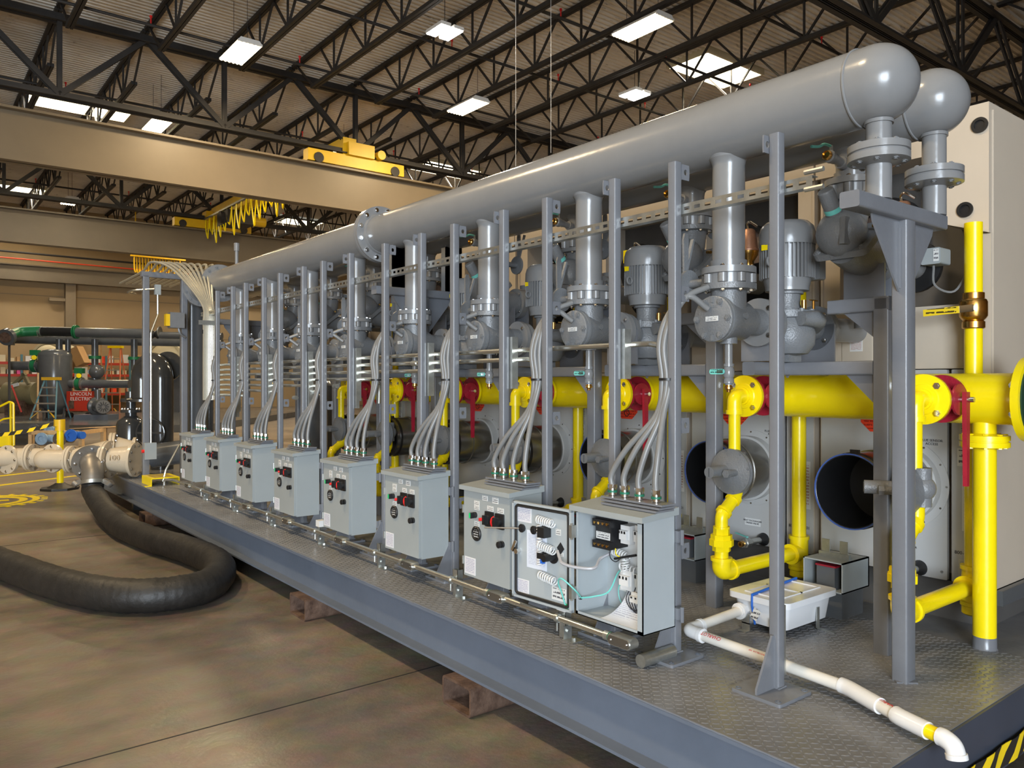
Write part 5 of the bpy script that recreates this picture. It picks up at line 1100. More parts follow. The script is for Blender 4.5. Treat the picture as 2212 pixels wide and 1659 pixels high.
# pvc drain line
t = thing('pvc_drain_pipe', 'white plastic drain pipe snaking over the deck edge', 'pipe', (.55, .5, ZD))
za = .428
P0 = [V(p) for p in ((.905, 1.015, .453), (.60, 1.025, .436), (.572, 1.00, .434), (.566, .96, .432), (.552, .62, za), (.523, .30, za), (.468, .175, za), (.428, .08, za), (.398, -.015, za), (.385, -.068, za), (.378, -.094, .417), (.374, -.106, .386))]
part('pipe', MB().cyl(P0[0], P0[1], .021, 20), 'pvc', t); part('pipe', MB().cyl(P0[3], P0[5], .021, 20), 'pvc', t); part('pipe', MB().cyl(P0[6], P0[7], .0205, 20), 'pvc', t)
part('elbow', MB().sweep(fil([P0[1]+V((.045, 0, 0)), V((.570, 1.027, .435)), P0[3]+V((-.002, -.02, 0))], .03, 8), .0265, 20), 'fitting', t)
part('coupling_ring', MB().cyl(P0[1]+V((.06, -.001, .001)), P0[1]+V((.045, 0, 0)), .0295, 20).cyl(P0[3], P0[3]+V((-.001, -.018, 0)), .0295, 20), 'fitting', t)
part('bend_coupling', MB().sweep(spl([P0[5]+V((.006, .03, 0)), P0[5], P0[5]*.6+P0[6]*.4, P0[6], P0[6]*.85+P0[7]*.15], 5), .0265, 20), 'fitting', t)
part('bend_coupling', MB().sweep(spl([P0[7]+V((.01, .02, 0)), P0[7], P0[7]*.5+P0[8]*.5, P0[8]], 5), .0265, 20), 'fitting', t)
part('yellow_sleeve', MB().cyl(P0[8], P0[9], .0215, 20), 'yellow', t)
part('end_elbow', MB().sweep(spl([P0[8]*.3+P0[9]*.7, P0[9], P0[10], P0[11]], 6), .0265, 20), 'fitting', t); part('elbow_rim', MB().cyl(P0[11]+V((.001, .003, .014)), P0[11], .030, 20), 'fitting', t)
d_ = (P0[5]-P0[3]).normalized(); sd = V((0,0,1)).cross(d_); nn = (V((-.62, -.1, .78))); nn = (nn - d_*nn.dot(d_)).normalized()
c = P0[3]+d_*.07; text('pipe_letters', 'CHARLOT', t, c+nn*.0213, .022, 'inkred', -d_, nn.cross(-d_).normalized(), .0003)
c = P0[3]+d_*.30; text('pipe_letters', 'ASTM D1785-21A  NSF', t, c+nn*.0213, .009, 'inkred', -d_, nn.cross(-d_).normalized(), .0003)
d2_ = (P0[7]-P0[6]).normalized(); n2_ = V((.1, 0, 1)); n2_ = (n2_-d2_*n2_.dot(d2_)).normalized()
text('pipe_letters', 'CHARLO', t, (P0[6]*.55+P0[7]*.45)+n2_*.0208, .022, 'inkred', -d2_, n2_.cross(-d2_).normalized(), .0003)
# hazard belt tied along the end of the skid
t = thing('hazard_belt', 'black and yellow hazard tape along the near end of the skid', 'tape', (1.2, -.03, .1))
m = MB(); n = 40; vs = []
for i in range(n+1):
    s = i/n; x = .55+2.4*s; sag = -.05*math.sin(PI*min(1, s*1.1)); yy = -.022-.004*math.sin(i*1.7)
    vs += [(x, yy, .155+sag*.4+.15*s*.3), (x, yy-.004, .235+sag*.4+.15*s*.3)]
for i in range(n+1):
    s = i/n; vs += [(vs[2*i][0], vs[2*i][1]+.0015, vs[2*i][2]), (vs[2*i+1][0], vs[2*i+1][1]+.0015, vs[2*i+1][2])]
o = 2*(n+1); m.add(vs, [(2*i, 2*i+2, 2*i+3, 2*i+1) for i in range(n)]+[(o+2*i, o+2*i+1, o+2*i+3, o+2*i+2) for i in range(n)]); part('webbing', m, 'hazard', t)

# ------------------------------------------------------------------ far end of the skid
t = thing('conduit_gantry', 'dark steel goal-post frame holding the conduit fan at the far end', 'frame', (.3, 8.11, ZD))
for x in (.12, .52): part('post', MB().rbar((x, 8.11, ZD), (x, 8.11, 2.62), .065, .065, .006), 'frame', t)
part('top_beam', MB().rbar((.07, 8.11, 2.64), (.86, 8.11, 2.64), .065, .06, .006), 'frame', t)
part('junction_box', MB().box(.20, 8.04, 2.42, .26, 8.09, 2.53), 'boxgrey', t); part('box_conduit', MB().sweep(fil([(.23, 8.06, 2.42), (.23, 8.05, 2.2), (.155, 8.03, 2.0), (.155, 8.03, .80)], .08), .010, 8), 'emt', t)
part('side_loop', MB().sweep(fil([(.20, 8.06, 2.48), (.0, 8.12, 2.46), (-.02, 8.3, 2.45), (.1, 8.5, 2.46)], .05), .012, 8), 'emt', t)
s = part('stop_station', MB().box(.09, 8.02, .62, .21, 8.075, .80), 'boxgrey', t); part('stop_button', MB().cyl((.09, 8.05, .71), (.065, 8.05, .71), .018, 12), 'redbright', s)
for i in range(9):
    xa = .13+.072*i; xe = .418+.014*i
    t = thing('fan_conduit', 'shiny bent conduit of the fan over the far frame, ' + ORD[i].replace('nearest', 'first') + ' from the left', 'conduit', (xe, 7.03, 1.3), 'fan of bent conduits')
    part('tube', MB().sweep(spl([(xa, 9.4, 2.67), (xa, 8.8, 2.68), (xa, 8.25, 2.695), (xa+.01, 7.92-.02*i, 2.755), (xa*.55+xe*.45, 7.55-.01*i, 2.64), (xe, 7.12, 2.27), (xe, 7.04, 2.05), (xe, 7.04, 1.7), (xe, 7.04, 1.28)], 6), .0135, 8), 'emtbright', t)
    if i % 3 == 0: part('coupling', MB().cyl((xe, 7.04, 1.95), (xe, 7.04, 1.99), .017, 8), 'black', t)
m = MB(); slotted(m, .40, 7.0, 7.06, 2.06); m = MB().box(.36, 7.018, 2.04, .56, 7.024, 2.085).box(.36, 7.024, 2.083, .56, 7.05, 2.085)
solo('conduit_clip_rail', m, 'galv', 'short slotted rail clipping the bent conduits', 'rail')
p = V((.36, 8.06, 2.06)); t = thing('beacon', 'grey sounder box with amber lens on the far frame', 'beacon', tuple(p))
part('case', MB().box(p.x-.02, p.y-.09, p.z, p.x+.13, p.y+.03, p.z+.17), 'castgrey', t); part('lens', MB().box(p.x-.06, p.y-.07, p.z+.02, p.x-.02, p.y+.01, p.z+.15), 'craneyellow', t); part('cable', MB().sweep(spl([p+V((.08, -.03, 0)), p+V((.1, -.03, -.06)), p+V((.16, 0, -.1))], 5), .012, 8), 'flex', t)
t = thing('step_cover', 'yellow slotted step cover on the far deck', 'cover', (.2, 7.85, ZD))
part('top', MB().box(.06, 7.62, ZD+.075, .34, 8.02, ZD+.083), 'yellow', t); part('side', MB().box(.06, 7.62, ZD, .066, 8.02, ZD+.075).box(.334, 7.62, ZD, .34, 8.02, ZD+.075).box(.0, 7.62, ZD, .06, 7.66, ZD+.006), 'yellow', t)
for k in range(6): part('slot', MB().box(.10, 7.68+.055*k, ZD+.083, .30, 7.70+.055*k, ZD+.0845), 'rust', t)
# glossy dark pipework beyond
t = thing('return_bend', 'glossy dark grey return bend pipe at the far end', 'pipe', (.45, 9.5, ZD))
c = at(319, 818, 9.75); R_ = .178
part('bend', MB().sweep([c+RT*(R_*math.cos(a))+V((0, 0, R_*1.1*math.sin(a)))+FW*(.12*(1-math.cos(a))) for a in [PI*i/20 for i in range(21)]], .135, 28), 'blackgloss', t)
e0 = c+RT*R_; e1 = c-RT*R_+FW*.24
part('long_leg', MB().cyl((e0.x, e0.y, e0.z+.01), (e0.x, e0.y, ZD), .135, 28), 'blackgloss', t); part('short_leg', MB().cyl((e1.x, e1.y, e1.z+.01), (e1.x, e1.y, e1.z-.25), .135, 28), 'blackgloss', t)
q = e0+FW*.16+V((0,0,.16)); part('back_flange', MB().cyl(q, q+FW*.03, .185, 32), 'blackgloss', t)
part('leg_flange', MB().lathe((e1.x, e1.y, e1.z-.29), (0,0,1), [(.20, 0), (.20, .03), (.14, .05)], 28), 'blackgloss', t)
t = thing('dark_vessel', 'glossy dark pot strainer vessel left of the far frame post', 'vessel', tuple(at(285, 1000, 10.3)))
c = at(283, 1000, 10.3); part('shell', MB().lathe((c.x, c.y, ZD), (0,0,1), [(.18, 0), (.18, .52), (.165, .57), (.10, .62), (.08, .64)], 28), 'blackgloss', t)
part('valve_stack', MB().lathe((c.x, c.y, ZD+.62), (0,0,1), [(.07, 0), (.07, .06), (.13, .065), (.13, .10), (.06, .11), (.06, .2), (.13, .205), (.13, .23), (.13, .25), (.07, .255), (.07, .34)], 24), 'blackgloss', t)
for k in range(6): inst('stud', BOLT, t, (c.x+.105*math.cos(k*PI/3), c.y+.105*math.sin(k*PI/3), ZD+.725), (0,0,1), (.02,)*3)
m = MB(); c2 = at(325, 935, 9.6); m.sweep([c2+RT*(.17*math.cos(a))+V((0,0,.17*math.sin(a))) for a in [2*PI*i/32 for i in range(33)]], .012, 8); part('hand_wheel', m, 'blackgloss', t)
part('wheel_spoke', MB().bar(c2-RT*.16, c2+RT*.16, .025).bar(c2-V((0,0,.16)), c2+V((0,0,.16)), .025), 'blackgloss', t)
part('wheel_stem', MB().cyl(c2, c2+FW*.5, .02, 8), 'blackgloss', t)
t = thing('dark_column_pipe', 'tall thin dark grey column pipe behind the bent conduits', 'pipe', tuple(at(430, 1000, 9.2)))
for u, r in ((452, .05),):
    c = at(u, 900, 9.6); part('column', MB().cyl((c.x, c.y, ZD), (c.x, c.y, 2.2 if u > 400 else 1.5), r, 24), 'dark_or_dimmed_grey', t)
t = thing('low_manifold', 'dark grey low horizontal pipe behind the yellow step', 'pipe', (.6, 9, .5))
a, b = at(330, 985, 9.3), at(400, 975, 9.3); part('pipe', MB().cyl(a, b, .14, 28), 'dark_or_dimmed_grey', t); part('brace', MB().sweep([at(352, 1040, 8.3), at(358, 1015, 8.3), at(388, 960, 8.5)], .012, 8), 'emt', t)
# dark hanging tanks on the far skid part (seen between the posts)
for i, (x, y, r, z0, z1) in enumerate(((1.55, 7.0, .17, ZD, 1.35), (1.9, 7.6, .22, ZD, 1.5))):
    solo('dark_tank', MB().lathe((x, y, z0), (0,0,1), [(r*.8, 0), (r, .05), (r, z1-z0-.08), (r*.7, z1-z0-.02), (.02, z1-z0)], 28), 'dark_or_dimmed_grey', ['dark vertical tank behind the far posts, left one', 'dark vertical tank behind the far posts, rear one'][i], 'tank')
# tan hose manifold
B0 = at(200, 991, 8.9)
def T(s, f, z): return V((B0.x, B0.y, 0))+RT*s+FW*f+V((0,0,z))
px = 8.9/1684
def S(u): return (u-200)*px
zc = .586
t = thing('hose_manifold', 'cream painted flanged valve manifold at the far end of the skid', 'manifold', (B0.x, B0.y, 0))
part('left_pipe', MB().cyl(T(S(-60), .15, zc), T(S(45), .15, zc), .108, 28), 'tanpipe', t)
def flg(nm, a, b, r, n=8, mt='tanpipe'):
    a, b = V(a), V(b); f = part(nm, MB().cyl(a, b, r, 32), mt, t); d = (b-a).normalized()
    bolts(f, b, d, r*.82, n, .017); bolts(f, a, -d, r*.82, n, .017)
flg('flange', T(S(45), .15, zc), T(S(50), .15, zc), .158); flg('flange', T(S(51), .15, zc), T(S(56), .15, zc), .158)
part('mid_pipe', MB().cyl(T(S(56), .15, zc), T(S(112), .15, zc), .108, 28), 'tanpipe', t)
flg('elbow_flange', T(S(108), .08, zc), T(S(106), .05, zc), .165); flg('elbow_flange', T(S(5), .12, zc-.02), T(S(3), .09, zc-.02), .165)
part('elbow', MB().sweep(fil([T(S(108), .06, zc), T(S(100), -.10, zc), T(S(160), -.08, zc)], .14, 10), .108, 28), 'tanpipe', t)
flg('flange', T(S(157), -.08, zc), T(S(162), -.08, zc), .155); flg('flange', T(S(163), -.08, zc), T(S(168), -.08, zc), .155)
part('wye_body', MB().sweep([T(S(168), -.08, zc), T(S(190), -.05, zc+.03), T(S(230), .12, zc+.09)], [.108, .12, .12], 24), 'tanpipe', t); part('wye_body', MB().sweep([T(S(172), -.08, zc), T(S(200), -.10, zc), T(S(238), -.08, zc)], [.108, .13, .14], 24), 'tanpipe', t)
flg('rear_flange', T(S(226), .12, zc+.09), T(S(231), .13, zc+.09), .20); flg('rear_flange', T(S(232), .13, zc+.09), T(S(237), .14, zc+.09), .20)
flg('front_flange', T(S(236), -.08, zc), T(S(241), -.08, zc), .21); flg('front_flange', T(S(242), -.08, zc), T(S(247), -.08, zc), .21)
part('rear_cone', MB().cyl(T(S(237), .14, zc+.09), T(S(272), .2, zc+.06), .15, 24, .12), 'tanpipe', t)
cn = part('cone', MB().cyl(T(S(247), -.08, zc), T(S(294), -.06, zc-.005), .13, 28, .16), 'tanpipe', t)
text('cast_letters', '100', cn, T(S(268), -.235, zc+.03), .09, 'tanpipe', RT, (0,0,1), .006)
flg('end_flange', T(S(294), -.06, zc-.005), T(S(300), -.06, zc-.005), .195, 10); flg('rear_end_flange', T(S(270), .2, zc+.06), T(S(275), .21, zc+.06), .17)
ad = T(S(200)+.10, -.20, zc-.02); dn_ = (-FW*.80+V((0,0,-.55))+RT*.03).normalized()
fd = (-FW*.82+RT*.50+V((0,0,-.25))).normalized()
part('outlet_neck', MB().cyl(T(S(200)+.03, -.05, zc), ad, .12, 24), 'tanpipe', t)
f = part('outlet_flange', MB().cyl(ad, ad+fd*.03, .205, 36), 'dullsteel', t); bolts(f, ad+fd*.03, fd, .165, 8, .017)
part('adaptor_cone', MB().sweep(spl([ad+fd*.02, ad+fd*.10+V((0,0,-.015)), ad+fd*.17+V((0,0,-.07)), ad+fd*.20+V((0,0,-.14))], 5), [.135, .128, .122, .118, .116, .114]+[.112]*10, 28), 'dullsteel', t)
q = ad+fd*.20+V((0,0,-.13)); part('coupling_ring', MB().cyl(q, q+V((0,0,-.035))+fd*.01, .122, 28), 'galv', t)
for s in (-1, 1): part('cam_lever', MB().bar(q+RT*(s*.115), q+RT*(s*.19)+V((0,0,-.04)), .045, .05).cyl(q+RT*(s*.17)+V((0,0,-.05)), q+RT*(s*.21)+V((0,0,-.02)), .035, 10), 'dullsteel', t)
for us, ff, dz in ((290, .05, .15), (-40, .15, .1)): part('pipe_stand', MB().bar(T(S(us), ff, 0), T(S(us), ff, zc-dz), .08), 'dark_or_dimmed_grey', t)
# black hose
hs = q+V((0,0,-.03))+fd*.02
hp = [hs, hs+fd*.03+V((0,0,-.08))]+[V((a, b, c)) for a, b, c in ((-.355, 7.70, .15), (-.362, 7.2, .118), (-.362, 6.786, .112), (-.291, 6.088, .112), (-.196, 5.589, .112), (-.146, 5.205, .112), (-.145, 4.848, .112), (-.225, 4.537, .112), (-.378, 4.277, .112), (-.573, 4.19, .112), (-.814, 4.264, .112), (-1.005, 4.512, .112), (-1.177, 4.954, .112), (-1.32, 5.507, .112), (-1.412, 5.888, .112), (-1.62, 6.78, .112), (-2.1, 8.6, .112))]
pts = spl(hp, 14); rs = [.108+.0022*math.sin(i*2.4)+.0015*math.sin(i*.7) for i in range(len(pts))]
solo('hose', MB().sweep(pts, rs, 28), 'rubber', 'thick black rubber hose curling over the concrete floor', 'hose', ang=70)

# ------------------------------------------------------------------ floor in the left background
c = at(130, 1052, 10.6); t = thing('barrier_post', 'yellow barrier post with black rubber base and hazard tape', 'post', (c.x, c.y, 0))
part('base', MB().prism([(c.x+(.24 if i % 2 else .25)*math.cos(PI/4*i+.2), c.y+.24*math.sin(PI/4*i+.2), 0) for i in range(8)], (0, 0, .03)).lathe((c.x, c.y, .03), (0,0,1), [(.16, 0), (.07, .05), (.06, .06)], 16), 'rubber', t)
part('pole', MB().cyl((c.x, c.y, .05), (c.x, c.y, .86), .042, 20), 'yellow', t); part('head', MB().cyl((c.x, c.y, .80), (c.x, c.y, .95), .062, 20).box(c.x-.07, c.y-.05, .86, c.x+.02, c.y+.05, .95), 'craneyellow', t)
e = at(-60, 942, 10.6); m = MB(); a_ = V((c.x, c.y, .915)); n = 12
vs = []
for i in range(n+1):
    s = i/n; p = a_*(1-s)+e*s+V((0,0,-.05*math.sin(PI*s))); vs += [p+V((0,0,-.025)), p+V((0,0,.025))]
vs += [v+FW*.003 for v in vs]; o = 2*(n+1)
m.add(vs, [(2*i, 2*i+1, 2*i+3, 2*i+2) for i in range(n)]+[(o+2*i, o+2*i+2, o+2*i+3, o+2*i+1) for i in range(n)]); part('tape', m, 'hazard_tape', t)
# rolling stairs at the left edge
B1 = at(12, 905, 16.0)
def at2(u, z, d): q = at(u, 823, d); return V((q.x, q.y, z))
zpx = lambda v, d: 1.473-(v-823)/1684*d
t = thing('rolling_stairs', 'yellow rolling stair rails cut by the left edge', 'stairs', (B1.x, B1.y, 0))
for dd in (16.0, 16.5):
    part('rail', MB().sweep(fil([at(-25, 890, dd), at(20, 868, dd), at(29, 871, dd), at(30, 962, dd)], .05), .022, 8), 'yellow', t); part('rail', MB().sweep([at(-25, 922, dd), at(8, 905, dd), at(30, 902, dd)], .018, 8), 'yellow', t)
part('post', MB().cyl(at(23, 870, 16), at(23, 962, 16), .02, 8), 'yellow', t); q = at(12, 948, 16.2); part('step_box', MB().box(q.x-.45, q.y-.25, q.z-.14, q.x+.12, q.y+.25, q.z+.10), 'yellow', t)
# crate with blue pipe fittings
c = at(122, 962, 16.0); c.z = 0; d_ = 16.0; t = thing('wooden_crate', 'open wooden crate holding pipe fittings on the floor', 'crate', tuple(c))
RR = Matrix((RT, FW, V((0,0,1)))).transposed()
def lb(m, s0, f0, z0, s1, f1, z1, o=c): return m.obox(V((o.x, o.y, 0))+RT*((s0+s1)/2)+FW*((f0+f1)/2)+V((0,0,(z0+z1)/2)), (s1-s0, f1-f0, z1-z0), RR)
zt = zpx(930, 16)
for a in ((-.55, -.05, 0, -.48, .05, zt), (.48, -.05, 0, .55, .05, zt), (-.55, -.05, zt-.08, .55, .02, zt), (-.55, -.05, .08, .55, .02, .14), (-.55, .8, 0, -.48, .9, zt), (.48, .8, 0, .55, .9, zt), (-.55, -.05, zt-.08, -.50, .9, zt), (.50, -.05, zt-.08, .55, .9, zt)):
    m = MB(); lb(m, *a); part('board', m, 'wood', t)
for i, (u, v, r, mt) in enumerate(((102, 947, .10, 'bluepaint'), (141, 948, .11, 'steel'), (165, 940, .10, 'blue'), (85, 926, .09, 'dark_or_dimmed_grey'), (118, 928, .08, 'bluepaint'))):
    p = at(u, v, 15.85 if i < 3 else 16.2); t = thing('pipe_fitting', ['pale blue flanged tee in the wooden crate', 'dark open flanged pipe in the wooden crate', 'bright blue fitting at the right of the crate', 'dark stacked fittings on top of the crate', 'grey fittings lying on the crate rim'][i], 'pipe fitting', tuple(p))
    part('barrel', MB().cyl(p-RT*.16+FW*.1, p+RT*.16-FW*.05, r*.75, 20), mt, t); part('flange', MB().ring(p-RT*.05-FW*.12, FW, r*1.25, r*.6, .03, 20), mt, t); part('neck', MB().cyl(p-RT*.05-FW*.1, p-RT*.05+FW*.1, r*.7, 18), mt, t)
c = at(235, 945, 15.2); c.z = 0; t = thing('cardboard_box', 'open cardboard box with raised flaps behind the manifold', 'box', tuple(c)); zt = zpx(922, 15.2)
m = MB(); lb(m, -.05, 0, 0, .75, .02, zt, c); lb(m, -.05, .5, 0, .75, .52, zt, c); lb(m, -.05, 0, 0, -.03, .5, zt, c); lb(m, .73, 0, 0, .75, .5, zt, c); lb(m, -.03, .02, .0, .73, .5, .02, c); part('carton', m, 'cardboard', t)
for k, q in enumerate((((-.05, 0, zt), (.75, 0, zt), (.60, -.25, zt+.02), (-.60, -.30, zt-.02)), ((-.05, .5, zt), (.75, .5, zt), (.6, .75, zt+.12), (-.10, .7, zt+.13)))):
    part('flap', MB().prism([V((c.x, c.y, 0))+RT*a+FW*b+V((0,0,z)) for a, b, z in q], (0, 0, .008)), 'cardboard', t)
q = at(60, 945, 18); q.z = 0; m = MB(); lb(m, -.6, 0, .0, .6, .8, .25, q); lb(m, -.6, -.05, .25, .5, .8, .5, q); solo('steel_block', m, 'dark_or_dimmed_grey', 'dark steel block stack behind the crate', 'steel')
# background skid with pipework
zq = .21; c = at(180, 905, 27); t = thing('background_deck', 'low grey platform under the background pump and ladders', 'platform', (c.x, c.y, 0))
m = MB(); lb(m, -3.6, -4.6, .0, 6.0, 6.0, zq, V((c.x, c.y, 0))); part('deck', m, 'dark_or_dimmed_grey', t)
# overhead green and grey pipes
t = thing('overhead_pipe', 'grey overhead pipe with green elbow in the background', 'pipe', tuple(at(200, 740, 27))); dd = 27; k_ = dd/1684
part('elbow', MB().sweep(fil([at(14, 728, dd-1.0), at(40, 717, dd-.2), at(88, 715, dd)], .3, 10), .17, 24), 'green', t); part('end_flange', MB().cyl(at(18, 726, dd-1.0), at(12, 729, dd-1.15), .28, 28), 'dark_or_dimmed_grey', t); part('end_disc', MB().cyl(at(12, 729, dd-1.15), at(11, 729.5, dd-1.18), .18, 28), 'rust', t)
part('black_spool', MB().cyl(at(88, 716, dd), at(160, 717, dd), .165, 24), 'black', t); part('grey_pipe', MB().cyl(at(165, 718, dd), at(318, 721, dd), .17, 24), 'dark_or_dimmed_grey', t); part('small_pipe', MB().cyl(at(345, 724, dd), at(480, 726, dd), .12, 20), 'dark_or_dimmed_grey', t)
for u in (87, 91, 162, 166, 318, 345): part('flange', MB().cyl(at(u-1, 717, dd), at(u+1, 717, dd), .24 if u in (162, 166) else .19, 20), 'galv' if u < 100 or u > 300 else 'green', t)
part('bellows', MB().lathe(at(322, 722, dd), RT, [(.10, 0), (.16, .1), (.10, .2), (.16, .3), (.10, .36)], 16), 'black', t)
t = thing('lower_overhead_pipe', 'second grey overhead pipe just below the first', 'pipe', tuple(at(200, 745, 28))); part('pipe', MB().cyl(at(25, 733, 28), at(480, 741, 28), .15, 20), 'dark_or_dimmed_grey', t)
for u, v1 in ((128, 757), (147, 840), (205, 852), (290, 800)): part('drop', MB().cyl(at(u, 733, 27.3), at(u, v1, 27.3), .11 if u != 147 else .09, 18), 'dark_or_dimmed_grey', t)
for u, v in ((205, 772), (290, 774)): part('valve', MB().cyl(at(u-12, v, 27.3), at(u+12, v, 27.3), .06, 12).cyl(at(u, v-3, 27.3), at(u, v+3, 27.3), .2, 16), 'green', t)
part('check_body', MB().sphere(at(209, 803, 27.1), .25, 18).cyl(at(196, 803, 27), at(196, 803, 27.2), .1, 12), 'dark_or_dimmed_grey', t)
for v in (790, 818, 832, 838): part('flange', MB().cyl(at(205, v-1.5, 27.2), at(205, v+1.5, 27.2), .2, 16), 'galv' if v in (832,) else 'dark_or_dimmed_grey', t)
t = thing('separator_tank', 'grey domed separator tank in the background', 'tank', tuple(at(119, 890, 27))); q = at(119, 823, 27.0)
zA, zB = zpx(880, 27), zpx(768, 27); part('shell', MB().lathe((q.x, q.y, zA), (0,0,1), [(.2, -.25), (.35, -.08), (.50, .02), (.53, .1), (.53, zB-zA), (.50, zB-zA+.08), (.38, zB-zA+.17), (.2, zB-zA+.215), (1e-6, zB-zA+.225)], 32), 'dark_or_dimmed_grey', t)
part('inlet_pipe', MB().cyl(at(24, 790, 27), at(108, 790, 26.9), .155, 20), 'dark_or_dimmed_grey', t); part('outlet_pipe', MB().cyl(at(140, 829, 27), at(280, 829, 27), .145, 20), 'dark_or_dimmed_grey', t)
for a in range(4): part('leg', MB().bar((q.x+.42*math.cos(a*PI/2+.5), q.y+.42*math.sin(a*PI/2+.5), zq), (q.x+.45*math.cos(a*PI/2+.5), q.y+.45*math.sin(a*PI/2+.5), zA+.1), .06), 'dark_or_dimmed_grey', t)
for i, (u, v) in enumerate(((76, 790), (172, 829))):
    p = at(u, v, 27); t = thing('green_valve', ['green butterfly valve on the tank inlet', 'green butterfly valve on the tank outlet'][i], 'valve', tuple(p))
    part('disc', MB().cyl(p-RT*.07, p+RT*.07, .23, 20), 'green', t); part('neck', MB().cyl(p, p+V((0,0,.4)), .06, 10), 'green', t); part('gear_box', MB().obox(p+V((0,0,.45)), (.28, .2, .18), RR), 'green', t); part('tag', MB().cyl(p+V((-.05,-.1,.28)), p+V((-.05,-.16,.28)), .08, 12), 'yellow', t)
    for s in (-1, 1): part('flange', MB().cyl(p+RT*(s*.08), p+RT*(s*.12), .22, 20), 'galv', t)
q = at(20, 823, 26.5); t = thing('pipe_support', 'thin dark pipe support post at far left', 'post', (q.x, q.y, 0)); part('post', MB().bar((q.x, q.y, 0), (q.x, q.y, zpx(745, 26.5)), .07), 'truss', t); part('head', MB().obox((q.x, q.y, zpx(740, 26.5)), (.26, .2, .18), RR), 'dark_or_dimmed_grey', t)
# background pump
q = at(215, 880, 25.5); t = thing('background_pump', 'grey horizontal pump with round fan cover in the background', 'pump', (q.x, q.y, zq))
ax = (-FW*.75+RT*.66).normalized(); zz = zpx(878, 25.5); o = V((q.x, q.y, zz))
part('motor', MB().cyl(o-ax*.05, o+ax*.45, .235, 28), 'dark_or_dimmed_grey', t); f = part('fan_grille', MB().cyl(o+ax*.45, o+ax*.47, .215, 28), 'castgrey', t)
for k in range(12): part('vent', MB().bar(o+ax*.473+(frame(ax)[0]*math.cos(k*PI/6)+frame(ax)[1]*math.sin(k*PI/6))*.06, o+ax*.473+(frame(ax)[0]*math.cos(k*PI/6)+frame(ax)[1]*math.sin(k*PI/6))*.17, .035, .01), 'black', f)
part('volute', MB().lathe(o-ax*.35, ax, [(.15, 0), (.30, .04), (.32, .12), (.30, .2), (.15, .26), (.12, .32)], 28), 'dark_or_dimmed_grey', t); part('discharge', MB().cyl(o-ax*.22, o-ax*.22+V((0,0,.55)), .10, 18), 'dark_or_dimmed_grey', t)
m = MB(); lb(m, -.65, -.35, zq, .45, .35, zq+.17, V((q.x, q.y, 0))); part('base', m, 'beamblue', t); part('foot', MB().obox((q.x, q.y, (zq+.17+zz-.2)/2), (.3, .3, max(.05, zz-.2-zq-.17)+.1), RR), 'dark_or_dimmed_grey', t)
# welder
q = at(178, 890, 27); t = thing('welding_machine', 'red welding machine on small wheels in the background', 'welder', (q.x, q.y, zq)); za, zb_ = zpx(887, 27), zpx(845, 27)
m = MB(); lb(m, -.38, -.3, za, .40, .5, zb_, V((q.x, q.y, 0))); part('case', m, 'rackred', t); m = MB(); lb(m, -.3, -.31, za+.08, -.12, -.3, za+.35, V((q.x, q.y, 0))); part('vent', m, 'rust', t)
text('brand_letters', 'LINCOLN\nELECTRIC', t, V((q.x, q.y, zb_-.18))+RT*.12-FW*.306, .17, 'white', RT, (0,0,1), .002)
for s in (-.3, .3): part('wheel', MB().cyl(V((q.x, q.y, zq+.09))+RT*s-FW*.25, V((q.x, q.y, zq+.09))+RT*s-FW*.15, .09, 14), 'black', t)
# ladders
def ladder(uc, w0, w1, vb, vt, d, mt, topm, lab, nst):
    za, zb = zpx(vb, d), zpx(vt, d); q = at(uc, 823, d); o = V((q.x, q.y, 0)); k = d/1684
    t = thing('step_ladder', lab, 'ladder', (q.x, q.y, za))
    for s in (-1, 1):
        part('front_rail', MB().bar(o+RT*(s*w0*k)-FW*.45+V((0,0,za)), o+RT*(s*w1*k)+V((0,0,zb)), .07, .045), mt, t); part('rear_rail', MB().bar(o+RT*(s*w0*k*.9)+FW*.5+V((0,0,za)), o+RT*(s*w1*k)+FW*.06+V((0,0,zb)), .055, .04), mt, t)
    for i in range(nst):
        f = (i+1)/(nst+1); z = za+(zb-za)*f; ww = (w0+(w1-w0)*f)*k; m = MB(); m.obox(o-FW*(.45*(1-f))+V((0,0,z)), (2*ww, .09, .045), RR); part('step', m, 'aluminium', t)
    part('top_cap', MB().obox(o+FW*.03+V((0,0,zb+.03)), (2*w1*k+.16, .2, .10), RR), topm, t)
    for s in (-1, 1): part('brace', MB().bar(o+RT*(s*w0*k*.95)-FW*.44+V((0,0,za+.05)), o+RT*(s*w0*k*.3)-FW*.36+V((0,0,za+.30)), .05, .02), 'yellowdark', t)
ladder(110, 27, 13, 905, 820, 25.5, 'ladderblue', 'yellowdark', 'blue step ladder with worn yellow top in the background', 4)
ladder(249, 21, 11, 897, 751, 33, 'ladderorange', 'yellow', 'orange step ladder with bright yellow top by the shelves', 5)
for i, (u0, v0_, u1, v1, d, w_, mt, lab) in enumerate(((81, 905, 82, 806, 25.8, .12, 'wood', 'upright wooden board leaning beside the blue ladder'), (25, 832, 46, 890, 25.5, .10, 'rackred', 'faded red steel beam leaning at far left'), (218, 745, 219, 800, 33, .10, 'wood', 'tall wooden board behind the overhead pipe'))):
    solo('leaning_board', MB().bar(at(u0, v0_, d), at(u1, v1, d+.2), w_, .05), mt, lab, 'board')
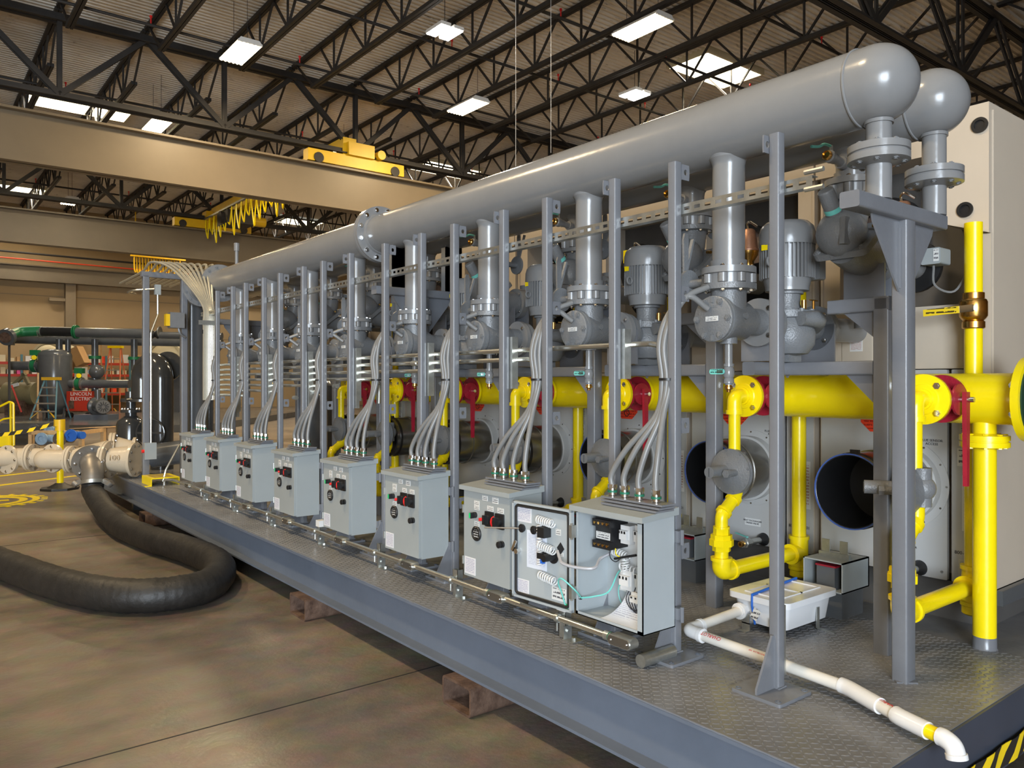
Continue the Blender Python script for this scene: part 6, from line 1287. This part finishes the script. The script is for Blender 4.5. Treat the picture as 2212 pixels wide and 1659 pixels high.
# shelving along the back wall with boxes
for r_, (ua, ub) in enumerate(((-20, 172), (176, 330))):
    YS = 41.2; xa, xb = aty(ua, 823, YS).x, aty(ub, 823, YS).x
    t = thing('pallet_rack', ['red shelving rack at far left under the back wall', 'red shelving rack behind the orange ladder'][r_], 'shelf', ((xa+xb)/2, YS, 0), 'red shelving')
    for z in (.89, 1.80, 2.36):
        part('beam', MB().box(xa, YS-.05, z-.12, xb, YS, z), 'rackred', t); part('shelf_deck', MB().box(xa, YS, z-.03, xb, YS+.9, z), 'wood', t)
    for k in range(4): x = xa+(xb-xa)*k/3; part('upright', MB().box(x-.045, YS-.06, 0, x+.045, YS+.02, 2.7), 'ladderblue', t)
    for z, sn in ((2.36, 'upper'), (1.80, 'middle'), (.89, 'lower')):
        x = xa+.1; nb = 0
        while x < xb-.3 and nb < 16:
            w_ = random.uniform(.16, .30); h = random.uniform(.17, .45) if z != 1.8 else random.uniform(.15, .38)
            mt = random.choice(['white', 'white', 'cardboard', 'cardboard', 'cream', 'orange', 'white', 'pinkbag'] if random.random() < .6 else ['white', 'cardboard', 'cream'])
            solo('stored_box', MB().box(x, YS+.05, z, x+w_*.94, YS+.5, z+h), mt, {'white': 'small white', 'cardboard': 'brown cardboard', 'cream': 'cream', 'orange': 'orange', 'pinkbag': 'pink'}[mt] + ' box, %s from the left on the %s shelf of the %s rack' % (ORD[nb].replace('nearest', 'first'), sn, ['left', 'right'][r_]), 'box', group='boxes on the red shelves')
            x += w_+random.uniform(.01, .12); nb += 1
for i, (u, v, d, r, mt) in enumerate(((103, 775, 34, .75, 'cream'), (355, 775, 31, .72, 'cream'))):
    p = at(u, v, d); t = thing('large_flanged_head', ['large cream flanged vessel head behind the separator tank', 'large cream flanged vessel head behind the return bend'][i], 'vessel', (p.x, p.y, zq))
    part('rim', MB().ring(p, FW, r, r*.86, .08, 36), mt, t); part('dome', MB().lathe(p+FW*.05, -FW, [(r*.86, 0), (r*.8, .06), (r*.5, .16), (1e-6, .2)], 32), mt, t); part('shell', MB().cyl(p+FW*.08, p+FW*1.5, r*.9, 32), mt, t); part('saddle', MB().obox(V((p.x, p.y, (p.z-r*.5)/2))+FW*.7, (r*1.2, .4, p.z-r*.5), RR), 'dark_or_dimmed_grey', t)
q = at(45, 860, 29); t = thing('olive_machine', 'olive green machine with round housing at far left', 'machine', (q.x, q.y, zq))
part('housing', MB().cyl(at(15, 850, 29), at(80, 850, 29), .42, 24), 'olive', t); part('pedestal', MB().obox((q.x, q.y, (zpx(865, 29)+zq)/2), (.7, .8, zpx(865, 29)-zq), RR), 'rust', t); part('arm', MB().bar(at(25, 835, 28.6), at(55, 808, 28.6), .14, .1).bar(at(50, 806, 28.6), at(62, 830, 28.6), .14, .1), 'olive', t); part('label', MB().obox(at(32, 832, 28.4), (.3, .02, .12), RR @ Matrix.Rotation(-.3, 3, 'Y')), 'white', t)
q = at(168, 790, 32); t = thing('stacked_carton', 'tilted brown cartons stacked behind the separator tank', 'box', (q.x, q.y, zq))
part('tall_carton', MB().obox(at(175, 822, 32), (.32, .4, 1.1), RR), 'white', t); part('tilted_carton', MB().obox(at(172, 770, 32), (.38, .5, .75), RR @ Matrix.Rotation(-.45, 3, 'Y')), 'cardboard', t); part('tilted_carton', MB().obox(at(161, 778, 32.3), (.26, .5, .8), RR @ Matrix.Rotation(-.2, 3, 'Y')), 'cardboard', t); part('pallet', MB().obox((q.x, q.y, zpx(850, 32)/2), (.9, .8, zpx(850, 32)), RR), 'rust', t)
